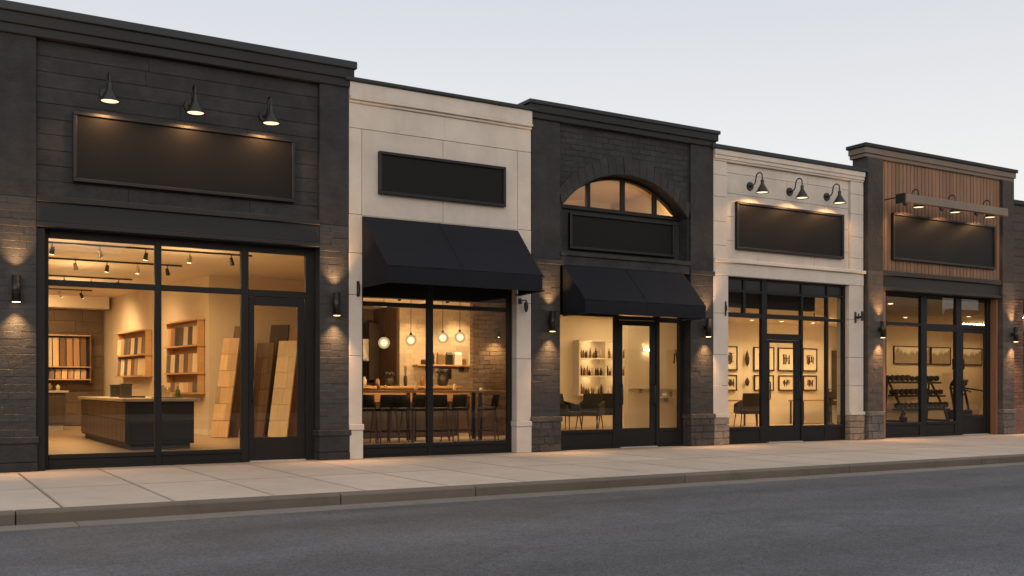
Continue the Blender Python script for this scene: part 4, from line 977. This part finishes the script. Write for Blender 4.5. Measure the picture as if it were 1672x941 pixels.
m = MB(); m.ball((11.4, 4.98, 2.27), .03, 10, 6); m.build('bulb', 'lens', o); spot('wall_spot', (11.4, 4.98, 2.235), (11.45, 5.16, 1.2), 70, 120, o, blend=.9)
for i, (xx, yy) in enumerate(((8.2, 2.6), (9.4, 3.4), (10.2, 6.4), (11.4, 6.5), (8.9, 5.2))):
    o = thing('downlight', (xx, yy, 3.04), 'small recessed downlight in the bar ceiling', 'downlight', 'recessed downlights in the bar')
    m = MB(); m.lathe((xx, yy, 3.03), [(.075, .018), (.08, .0), (.06, -.002), (.058, .015)], 18); m.build('trim_ring', 'black', o); m = MB(); m.cyl((xx, yy, 3.034), (xx, yy, 3.037), .055, n=16); m.build('lens', 'lens', o)
    spot('downlight_spot', (xx, yy, 3.02), (xx, yy + (.35 if yy > 6 else 0), 0), 185 if yy > 6 else 45, 120, None, blend=.8, rad=.05)
o = thing('track_light', (9.6, 4.2, 3.03), 'black ceiling track across the bar above the pendants', 'track light'); m = MB(); m.box(7.9, 11.2, 4.18, 4.22, 3.015, 3.046); m.build('rail', 'black', o)
for xx in (8.6, 9.7, 10.7): m = MB(); m.cyl((xx, 4.2, 3.015), (xx + .03, 4.25, 2.90), .03, .038, 12); m.build('lamp_head', 'black', o)
o = thing('kitchen_unit', (9.2, 8.3, 0), 'dark tall kitchen unit with a steel hood beyond the bar', 'kitchen unit')
MB().box(8.72, 9.88, 8.1, 8.58, 0, .95).build('cabinet', 'cab_brown', o, bevel=.004); MB().box(8.7, 9.89, 8.02, 8.58, .951, .99).build('worktop', 'steel', o); MB().box(8.8, 9.6, 8.15, 8.58, 1.75, 2.3).build('hood', 'steel', o, bevel=.01); MB().box(9.62, 9.88, 8.2, 8.58, 1.3, 2.7).build('tall_cupboard', 'cab_brown', o, bevel=.004)

# ---- salon
o = thing('salon_shelving', (17.1, 8.85, 0.9), 'white wall shelving with cubby rows behind the salon chairs', 'shelf')
m = MB(); m.box(16.15, 18.1, 8.96, 8.99, .9, 2.45); m.build('back_panel', 'white', o)
for xx in (16.15, 17.06, 18.08): MB().box(xx, xx + .05, 8.68, 8.955, .9, 2.45).build('upright', 'white', o)
for zz in (.90, 1.42, 1.92, 2.43):
    for a, c in ((16.202, 17.058), (17.112, 18.078)): MB().box(a, c, 8.68, 8.955, zz, zz + .035).build('shelf', 'white', o)
for xx in (16.6, 17.6):
    for zz in (1.41, 1.91, 2.42): point('shelf_fill', (xx, 8.78, zz - .03), 2.2, None, rad=.05)  # added fill lights brightening the shelf bays, no fixture
BT = {}
def bottle(kd, r, h, loc, label, group):
    k = (kd, r, h)
    if k not in BT:
        m = MB(); m.lathe((0, 0, 0), [(.001, 0), (r, 0), (r, h * .68), (r * .45, h * .8), (r * .45, h), (.001, h)], 10); ob = m.build('product_bottle', kd); ob['category'] = 'bottle'; BT[k] = Proto(ob)
    return BT[k].put(loc, 0, label, group)
row = {0: 'bottom', 1: 'middle', 2: 'top'}
kdn = dict(darkitem='black', amber='amber', paleitem='pale', brownitem='brown')
for c_, (a, e) in enumerate(((16.24, 17.02), (17.15, 18.04))):
    for r_, zz in enumerate((.936, 1.456, 1.956)):
        xx = a + .04
        while xx < e:
            kd = R.choice(['darkitem', 'darkitem', 'amber', 'brownitem', 'paleitem']) if (c_, r_) != (1, 0) else 'paleitem'
            r0 = R.choice([.028, .034, .04]); hh = R.choice([.16, .22, .28])
            bottle(kd, r0, hh, (xx, 8.78 + R.uniform(-.03, .03), zz), '%s product bottle on the %s shelf, %s column of the white shelving' % (kdn[kd], row[r_], ('first', 'second')[c_]), '%s bottles, %s shelf, %s column' % (kdn[kd], row[r_], ('first', 'second')[c_]))
            xx += r0 * 2 + R.choice([.004, .008, .03])
def armchair(mat, cat, w=.6):
    o = thing('armchair', (0, 0, 0), 'x', cat)
    MB().box(-w / 2 + .05, w / 2 - .05, -.26, .26, .38, .50).build('seat', mat, o, bevel=.03, seg=3)
    m = MB(); m.hexa([(-w / 2 + .05, .20, .44), (w / 2 - .05, .20, .44), (w / 2 - .05, .30, .44), (-w / 2 + .05, .30, .44), (-w / 2 + .07, .30, .96), (w / 2 - .07, .30, .96), (w / 2 - .07, .37, .96), (-w / 2 + .07, .37, .96)]); m.build('backrest', mat, o, bevel=.03, seg=3)
    for s in (-1, 1):
        xa = s * (w / 2 - .04); m = MB()
        m.hexa([(xa - .035, -.24, .40), (xa + .035, -.24, .40), (xa + .035, .30, .40), (xa - .035, .30, .40), (xa - .035, -.20, .66), (xa + .035, -.20, .66), (xa + .03, .36, .78), (xa - .03, .36, .78)]); m.build('armrest', mat, o, bevel=.025, seg=3)
        for sy in (-1, 1): MB().cyl((s * (w / 2 - .08), sy * .22, .40), (s * (w / 2 - .03), sy * .26, 0), .017, .011, 8).build('leg', 'black', o)
    return Proto(o)
AC = armchair('fabric', 'armchair', .66)
AC.put((14.62, 7.0, 0), .4, 'black salon chair half hidden by the corner pilaster', 'salon chairs'); AC.put((15.25, 6.9, 0), -.9, 'black salon chair in the middle of the salon window', 'salon chairs'); AC.put((16.15, 7.3, 0), 2.4, 'black salon chair against the door frame', 'salon chairs')
o = thing('styling_mirror', (14.35, 8.1, .9), 'tall white framed mirror at the edge of the salon window', 'mirror')
MB().obox((14.75, 8.5, 1.75), ((.53, .85, 0), (-.85, .53, 0), (0, 0, 1)), (.35, .03, .75)).build('frame', 'white', o, bevel=.01); MB().obox((14.78, 8.48, 1.75), ((.53, .85, 0), (-.85, .53, 0), (0, 0, 1)), (.29, .02, .69)).build('mirror_glass', 'mirror', o)
o = thing('wall_ledge', (15.9, 4.9, 1.05), 'thin pale ledge along the salon partition', 'shelf'); MB().box(15.1, 17.1, 4.86, 4.998, 1.08, 1.105).build('board', 'white', o); MB().box(15.4, 15.43, 4.9, 4.998, .98, 1.08).build('bracket', 'steel', o)
o = thing('wall_hook', (16.5, 4.97, 1.9), 'small dark hook with hanging tools on the salon partition', 'hook'); m = MB(); m.tube([(16.5, 4.99, 2.05), (16.5, 4.93, 2.05), (16.5, 4.92, 1.9)], .012); m.build('hook', 'black', o); m = MB(); m.tube([(16.46, 4.93, 1.98), (16.44, 4.93, 1.72)], .016); m.tube([(16.52, 4.93, 1.95), (16.53, 4.93, 1.78)], .014); m.build('tools', 'darkitem', o)
o = thing('wall_shelf', (16.2, 4.9, .9), 'small pale wall shelf holding white bowls in the salon side light', 'shelf'); MB().box(15.95, 16.45, 4.75, 4.998, .86, .885).build('board', 'white', o); MB().box(16.18, 16.22, 4.85, 4.998, .76, .86).build('bracket', 'steel', o)
jar('bowl', 'paper', [(.001, .01), (.05, 0), (.09, .09), (.083, .09), (.045, .012), (.001, .012)], (16.1, 4.88, .885), 'white bowl on the small salon wall shelf', 'bowl'); jar('tumbler', 'jarglass', [(.001, .004), (.03, 0), (.038, .13), (.034, .13), (.026, .012), (.001, .012)], (16.3, 4.88, .885), 'clear tumbler on the small salon wall shelf', 'tumbler')
o = thing('wall_light', (15.75, 4.97, 2.0), 'narrow glowing bar lamp on the salon partition', 'wall lamp'); MB().box(15.5, 15.9, 4.96, 4.998, 2.02, 2.06).build('back_plate', 'steel', o); MB().box(15.51, 15.89, 4.94, 4.958, 2.025, 2.055).build('diffuser', 'strip_low', o)

def can_light(x, y, z, power, label, group):
    o = thing('downlight', (x, y, z), label, 'downlight', group)
    m = MB(); m.lathe((x, y, z - .01), [(.085, .008), (.09, .0), (.07, -.003), (.068, .006)], 18); m.build('trim_ring', 'white', o)
    m = MB(); m.cyl((x, y, z - .008), (x, y, z - .004), .066, n=16); m.build('lens', 'lens', o)
    spot('downlight_spot', (x, y, z - .02), (x, y, 0), power, 150, None, WARM, .9, .06)
def ceiling_strip(x0, x1, y, z, label, group, mat='strip', w=.075):
    o = thing('ceiling_light', ((x0 + x1) / 2, y, z), label, 'ceiling light', group)
    MB().box(x0, x1, y - w / 2, y + w / 2, z - .05, z - .004).build('housing', 'white', o); MB().box(x0 + .02, x1 - .02, y - w / 2 + .012, y + w / 2 - .012, z - .06, z - .051).build('diffuser', mat, o)
for (x0, x1, y) in ((11.6, 13.2, 2.4), (13.2, 14.8, 4.4), (15.2, 16.6, 6.3), (16.5, 18.2, 7.6), (17.8, 18.9, 6.6)):
    ceiling_strip(x0, x1, y, 3.1, 'slim linear ceiling light in the salon', 'linear ceiling lights in the salon', 'strip_salon')
for xx in (9.62, 12.9):
    o = thing('loft_light', (xx, .62, 5.08), 'round ceiling fitting lighting the loft behind the arched window', 'ceiling light', 'loft ceiling fittings')
    MB().cyl((xx, .62, 5.06), (xx, .62, 5.088), .165, n=20).build('housing', 'white', o); MB().cyl((xx, .62, 5.03), (xx, .62, 5.058), .15, n=20).build('diffuser', 'strip', o)
# ---- gallery
AR_ = [(20.95, .48), (22.1, .86), (23.13, .70), (24.2, .64), ]
def picture(x0, w, z0, z1, y, label, seed):
    o = thing('framed_picture', (x0 + w / 2, y, z0), label, 'picture', 'framed pictures in the gallery'); rr = random.Random(seed)
    m = MB(); f = .035
    m.box(x0, x0 + w, y - .04, y, z1 - f, z1); m.box(x0, x0 + w, y - .04, y, z0, z0 + f); m.box(x0, x0 + f, y - .039, y, z0 + f, z1 - f); m.box(x0 + w - f, x0 + w, y - .039, y, z0 + f, z1 - f); m.build('frame', 'black', o)
    MB().box(x0 + f, x0 + w - f, y - .02, y - .003, z0 + f, z1 - f).build('sheet', 'sketch', o)
    m = MB(); cx, cz = x0 + w / 2, (z0 + z1) / 2; hw, hh = w * .23, (z1 - z0) * .25; y1 = y - .0205
    for k in range(16):
        px = cx + rr.uniform(-hw, hw); top = cz + rr.uniform(.2, 1) * hh; bot = cz - rr.uniform(.3, 1) * hh; t = rr.uniform(.006, .022); s = rr.uniform(-.04, .04); y1 -= .0003
        m.add([(px - t, y1, bot), (px + t, y1, bot), (px + t + s, y1, top), (px - t + s, y1, top)], [(0, 1, 2, 3)])
    for k in range(5):
        pz = cz + rr.uniform(-hh, hh) * .8; y1 -= .0003; t = rr.uniform(.004, .012)
        m.add([(cx - hw * rr.uniform(.4, 1), y1, pz - t), (cx + hw * rr.uniform(.4, 1), y1, pz), (cx + hw, y1, pz + t), (cx - hw * .9, y1, pz + t)], [(0, 1, 2, 3)])
    m.build('brushwork', 'ink', o)
for i, (x0, w) in enumerate(AR_):
    wh = ('at the salon end', 'second from the salon end', 'seen in the door', 'at the gym end')[i]
    picture(x0, w, 1.63, 2.36, 7.98, 'black framed upright ink picture in the upper row, ' + wh, 11 + i); picture(x0 + .02, w - .04, 1.02, 1.50, 7.98, 'black framed ink picture in the lower row, ' + wh, 31 + i)
for zz, hh, lab in ((1.75, .5, 'slim dark wall sculpture between upper pictures'), (1.15, .28, 'small dark wall sculpture between lower pictures')):
    m = MB(); m.lathe((0, 0, 0), [(.001, 0), (.05, hh * .15), (.07, hh * .5), (.04, hh * .8), (.001, hh)], 10); ob = m.build('wall_sculpture', 'ink'); ob.location = (21.78, 7.9, zz); tag(ob, lab, 'sculpture')
def desk(x0, x1, y0, y1, z, label):
    o = thing('desk', ((x0 + x1) / 2, (y0 + y1) / 2, 0), label, 'desk'); MB().box(x0, x1, y0, y1, z - .035, z).build('tabletop', 'barwood', o, bevel=.004)
    for xx in (x0 + .05, x1 - .05):
        for yy in (y0 + .05, y1 - .05): MB().box(xx - .02, xx + .02, yy - .02, yy + .02, 0, z - .036).build('leg', 'black', o)
desk(19.6, 21.0, 6.6, 7.2, .76, 'timber desk behind the brown chair at the salon end of the gallery'); desk(23.2, 25.0, 7.0, 7.6, .74, 'timber console table under the pictures at the gym end of the gallery')
AC2 = armchair('fabric_br', 'armchair', .74); AC2.put((20.15, 6.15, 0), 2.75, 'dark brown armchair pulled up to the gallery desk')
o = thing('display_stand', (23.95, 6.6, 0), 'slim dark pedestal stand topped by a black case in the gallery', 'stand')
m = MB(); m.lathe((23.95, 6.6, 0), [(.001, 0), (.13, 0), (.13, .02), (.04, .04), (.03, .6), (.07, .75), (.07, .80), (.001, .8)], 16); m.build('pedestal', 'black', o); m = MB(); m.box(23.77, 24.13, 6.5, 6.7, .801, 1.0); m.tube([(23.85, 6.6, 1.0), (23.87, 6.6, 1.07), (24.03, 6.6, 1.07), (24.05, 6.6, 1.0)], .015); m.build('case', 'darkitem', o, bevel=.02)
o = thing('storage_cabinet', (25.9, 7.6, 0), 'dark open cabinet with shelves at the gym end of the gallery', 'cabinet')
MB().box(25.55, 26.15, 7.90, 7.97, .55, 2.3).build('back_panel', 'cab_brown', o); 
for zz in (.55, 1.1, 1.5, 1.9, 2.28): MB().box(25.55, 26.15, 7.5, 7.898, zz, zz + .03).build('shelf', 'cab_brown', o)
for xx in (25.52, 26.151): MB().box(xx, xx + .028, 7.5, 7.97, .55, 2.31).build('side_panel', 'cab_brown', o)
jar('vase', 'darkitem', [(.001, 0), (.09, 0), (.13, .14), (.06, .28), (.05, .32), (.001, .32)], (25.8, 7.7, 1.53), 'round dark vase in the gallery cabinet', 'vase'); jar('vase', 'paleitem', [(.001, 0), (.08, 0), (.1, .1), (.09, .26), (.001, .26)], (25.8, 7.7, 1.131), 'pale vase on the lower shelf of the gallery cabinet', 'vase')
for (x0, x1, y) in ((22.4, 24.2, 5.6),):
    ceiling_strip(x0, x1, y, 3.08, 'slim linear ceiling light in the gallery', None)
for x, y in ((15.6, 1.7), (17.6, 2.6), (19.2, 5.4), (21.0, 6.9), (22.2, 6.9), (23.5, 6.9), (24.7, 6.9)):
    can_light(x, y, 3.08, 165, 'small recessed downlight in the gallery ceiling', 'recessed downlights in the gallery')
o = thing('ceiling_fan', (20.4, 4.0, 2.9), 'small black ceiling fan above the gallery door', 'fan'); m = MB(); m.tube([(20.4, 4, 3.07), (20.4, 4, 2.93)], .014); m.cyl((20.4, 4, 2.87), (20.4, 4, 2.93), .07, n=14); m.build('motor', 'black', o)
for k in range(3):
    a = k * 2.09 + .3; MB().obox((20.4 + .3 * math.cos(a), 4 + .3 * math.sin(a), 2.9), ((math.cos(a), math.sin(a), 0), (-math.sin(a), math.cos(a), .15), (0, 0, 1)), (.24, .045, .005)).build('blade', 'black', o)
# ---- gym
o = thing('dumbbell_rack', (28.3, 6.9, 0), 'black three tier dumbbell rack along the gym wall', 'rack')
TI = [(.42, 6.75), (.86, 6.92), (1.30, 7.08)]
for zz, yy in TI:
    m = MB(); m.box(27.05, 29.6, yy - .17, yy - .13, zz - .05, zz + .01); m.box(27.05, 29.6, yy + .07, yy + .11, zz - .03, zz + .03); m.build('tier_rail', 'black', o, bevel=.006)
for xx in (27.25, 29.35):
    m = MB(); m.tube([(xx, 6.5, .04), (xx, 6.62, .4), (xx, 7.2, 1.4)], .04, 8); m.tube([(xx, 6.45, .03), (xx, 7.35, .03)], .04, 8); m.tube([(xx, 7.3, .04), (xx, 7.2, 1.4)], .03, 8); m.build('end_frame', 'black', o)
m = MB(); m.cyl((-.075, 0, 0), (.075, 0, 0), .016, n=8)
for s in (-1, 1): m.cyl((s * .06, 0, 0), (s * .12, 0, 0), .075, .07, 10)
ob = m.build('dumbbell', 'rubber', bevel=.008); ob['category'] = 'dumbbell'; DB = Proto(ob)
for t_, (zz, yy) in enumerate(TI):
    for k in range(10):
        s = 1.10 + .32 * ((k + t_ * 3) % 10) / 10
        o2 = DB.put((27.2 + k * .243, yy - .03, zz + .03 + .075 * s), PI / 2 - .1, 'black rubber dumbbell on the %s tier of the gym rack' % ('bottom', 'middle', 'top')[t_], 'dumbbells on the %s tier' % ('bottom', 'middle', 'top')[t_], (s, s, s))
o = thing('treadmill', (30.6, 6.2, 0), 'black treadmill with a tall console beside the dumbbell rack', 'treadmill')
cx, cy = 30.2, 6.0
m = MB(); m.box(cx - .4, cx + .4, cy - .9, cy + .75, .08, .22); m.build('deck', 'rubber', o, bevel=.03, seg=2); MB().box(cx - .28, cx + .28, cy - .91, cy + .5, .221, .235).build('belt', 'darkitem', o)
MB().box(cx - .43, cx + .43, cy + .45, cy + .9, .05, .38).build('motor_cover', 'rubber', o, bevel=.06, seg=3)
for s in (-1, 1):
    m = MB(); m.tube([(cx + s * .38, cy + .55, .2), (cx + s * .36, cy + .75, 1.15), (cx + s * .3, cy + .62, 1.25)], .04, 8); m.build('upright', 'black', o)
    m = MB(); m.tube([(cx + s * .36, cy + .72, 1.1), (cx + s * .36, cy + .1, 1.02), (cx + s * .36, cy + .0, .98)], .028, 8); m.build('handrail', 'rubber', o)
m = MB(); m.obox((cx, cy + .68, 1.28), ((1, 0, 0), (0, .8, .6), (0, -.6, .8)), (.38, .05, .12)); m.build('control_panel', 'rubber', o, bevel=.02)
m = MB(); m.tube([(cx, cy + .7, 1.3), (cx, cy + .72, 1.75)], .03, 8); m.build('screen_post', 'black', o); MB().box(cx - .3, cx + .3, cy + .68, cy + .74, 1.72, 2.08).build('screen', 'screen', o, bevel=.015)
o = thing('exercise_machine', (32.0, 6.6, 0), 'dark exercise machine with a sloping ramp beyond the treadmill', 'exercise machine')
m = MB(); m.obox((31.55, 6.5, .55), ((.62, .1, .78), (.1, 1, 0), (-.78, 0, .62)), (.62, .26, .04)); m.build('ramp', 'steel', o, bevel=.015); m = MB(); m.box(31.0, 32.3, 6.2, 6.8, .03, .2); m.build('base', 'rubber', o, bevel=.04, seg=2); m = MB(); m.tube([(31.95, 6.3, .2), (31.95, 6.3, 1.25), (31.6, 6.3, 1.35)], .04); m.tube([(31.95, 6.7, .2), (31.95, 6.7, 1.25), (31.6, 6.7, 1.35)], .04); m.build('handlebars', 'rubber', o)
def gym_panel(x0, x1, label, seed):
    o = thing('wall_panel', ((x0 + x1) / 2, 7.49, 1.9), label, 'picture'); rr = random.Random(seed)
    m = MB(); f = .03; z0, z1, y = 1.90, 2.50, 7.49
    m.box(x0, x1, y - .04, y, z1 - f, z1); m.box(x0, x1, y - .04, y, z0, z0 + f); m.box(x0, x0 + f, y - .039, y, z0 + f, z1 - f); m.box(x1 - f, x1, y - .039, y, z0 + f, z1 - f); m.build('frame', 'black', o)
    MB().box(x0 + f, x1 - f, y - .02, y - .003, z0 + f, z1 - f).build('print', 'photo', o)
gym_panel(27.9, 29.75, 'wide framed print on the gym wall above the dumbbell rack', 3); gym_panel(29.8, 30.85, 'narrower bright framed print on the gym wall over the treadmill deck', 5); gym_panel(31.45, 32.6, 'framed print on the gym wall beyond the treadmill screen', 9)
m = MB(); m.ball((0, 0, .13), .13, 16, 10); m.tube([(-.09, 0, .2), (-.08, 0, .33), (.08, 0, .33), (.09, 0, .2)], .02); ob = m.build('kettlebell', 'rubber'); ob.location = (26.75, 6.2, .004); tag(ob, 'black kettlebell on the floor at the end of the dumbbell rack', 'kettlebell')
for (x0, x1, y) in ((28.0, 29.8, 5.0),):
    ceiling_strip(x0, x1, y, 3.15, 'slim linear ceiling light in the gym', None)
for x, y in ((20.4, 1.6), (24.8, 4.6), (27.4, 6.5), (29.0, 6.5), (30.6, 6.5), (32.0, 6.6), (26.0, 3.4)):
    can_light(x, y, 3.15, 72, 'small recessed downlight in the gym ceiling', 'recessed downlights in the gym')
for (x0, x1, y) in ((24.6, 26.2, 1.2), (28, 29.6, 2.5)):
    ceiling_strip(x0, x1, y, 3.0, 'slim linear ceiling light in the red brick building', 'linear ceiling lights in the red brick building')

# ------------------------------------------------------------------ sky, sun, camera
SUN_EL, SUN_AZ = math.radians(16), math.radians(200)   # sun just setting behind the camera; azimuth from +Y towards +X
w = bpy.data.worlds.new('World'); sc.world = w; w.use_nodes = True
nt = w.node_tree; nt.nodes.clear()
sky = nt.nodes.new('ShaderNodeTexSky'); sky.sky_type = 'NISHITA'; sky.sun_disc = False
sky.sun_elevation = SUN_EL; sky.sun_rotation = SUN_AZ; sky.altitude = 0; sky.air_density = 1.0; sky.dust_density = 3.0; sky.ozone_density = 2.0
bg = nt.nodes.new('ShaderNodeBackground'); bg.inputs[1].default_value = .15
out = nt.nodes.new('ShaderNodeOutputWorld')
# thin high veil of cloud: pale blue overhead, warm white towards the horizon
tc = nt.nodes.new('ShaderNodeTexCoord'); sx = nt.nodes.new('ShaderNodeSeparateXYZ'); nt.links.new(tc.outputs['Generated'], sx.inputs[0])
vr = _ramp(nt, sx.outputs['Z'], .03, .75, (6.7, 6.3, 5.85), (5.6, 5.5, 5.5))
e = vr.node.color_ramp.elements.new(.16); e.color = (6.75, 6.5, 6.2, 1)
e = vr.node.color_ramp.elements.new(.36); e.color = (5.1, 5.2, 5.4, 1)
veil = _mixc(nt, .86, sky.outputs[0], vr)
nt.links.new(veil, bg.inputs[0]); nt.links.new(bg.outputs[0], out.inputs[0])
l = bpy.data.lights.new('sun', 'SUN'); l.energy = .8; l.angle = math.radians(50); l.color = (1, .78, .58)
so = bpy.data.objects.new('sun', l); COL.objects.link(so)
sd = Vector((math.sin(SUN_AZ) * math.cos(SUN_EL), math.cos(SUN_AZ) * math.cos(SUN_EL), math.sin(SUN_EL)))
so.rotation_euler = sd.to_track_quat('Z', 'Y').to_euler()
cam = bpy.data.cameras.new('camera'); co = bpy.data.objects.new('camera', cam); COL.objects.link(co)
cam.sensor_width = 36; cam.lens = 36 * 1650 / 1672; cam.shift_y = (634 - 470.5) / 1672; cam.clip_end = 2000; cam.clip_start = .1
co.location = (0, -14.7, 1.1); co.rotation_euler = (PI / 2, 0, -math.atan2(.51258, .85864))
sc.camera = co
sc.view_settings.view_transform = 'Standard'; sc.view_settings.look = 'None'; sc.view_settings.exposure = 0; sc.view_settings.gamma = 1
sc.render.engine = 'CYCLES'; sc.cycles.use_denoising = True
try: sc.cycles.denoiser = 'OPENIMAGEDENOISE'
except Exception: pass
sc.cycles.max_bounces = 8; sc.cycles.transparent_max_bounces = 16; sc.cycles.sample_clamp_indirect = 6; sc.cycles.caustics_reflective = False; sc.cycles.caustics_refractive = False
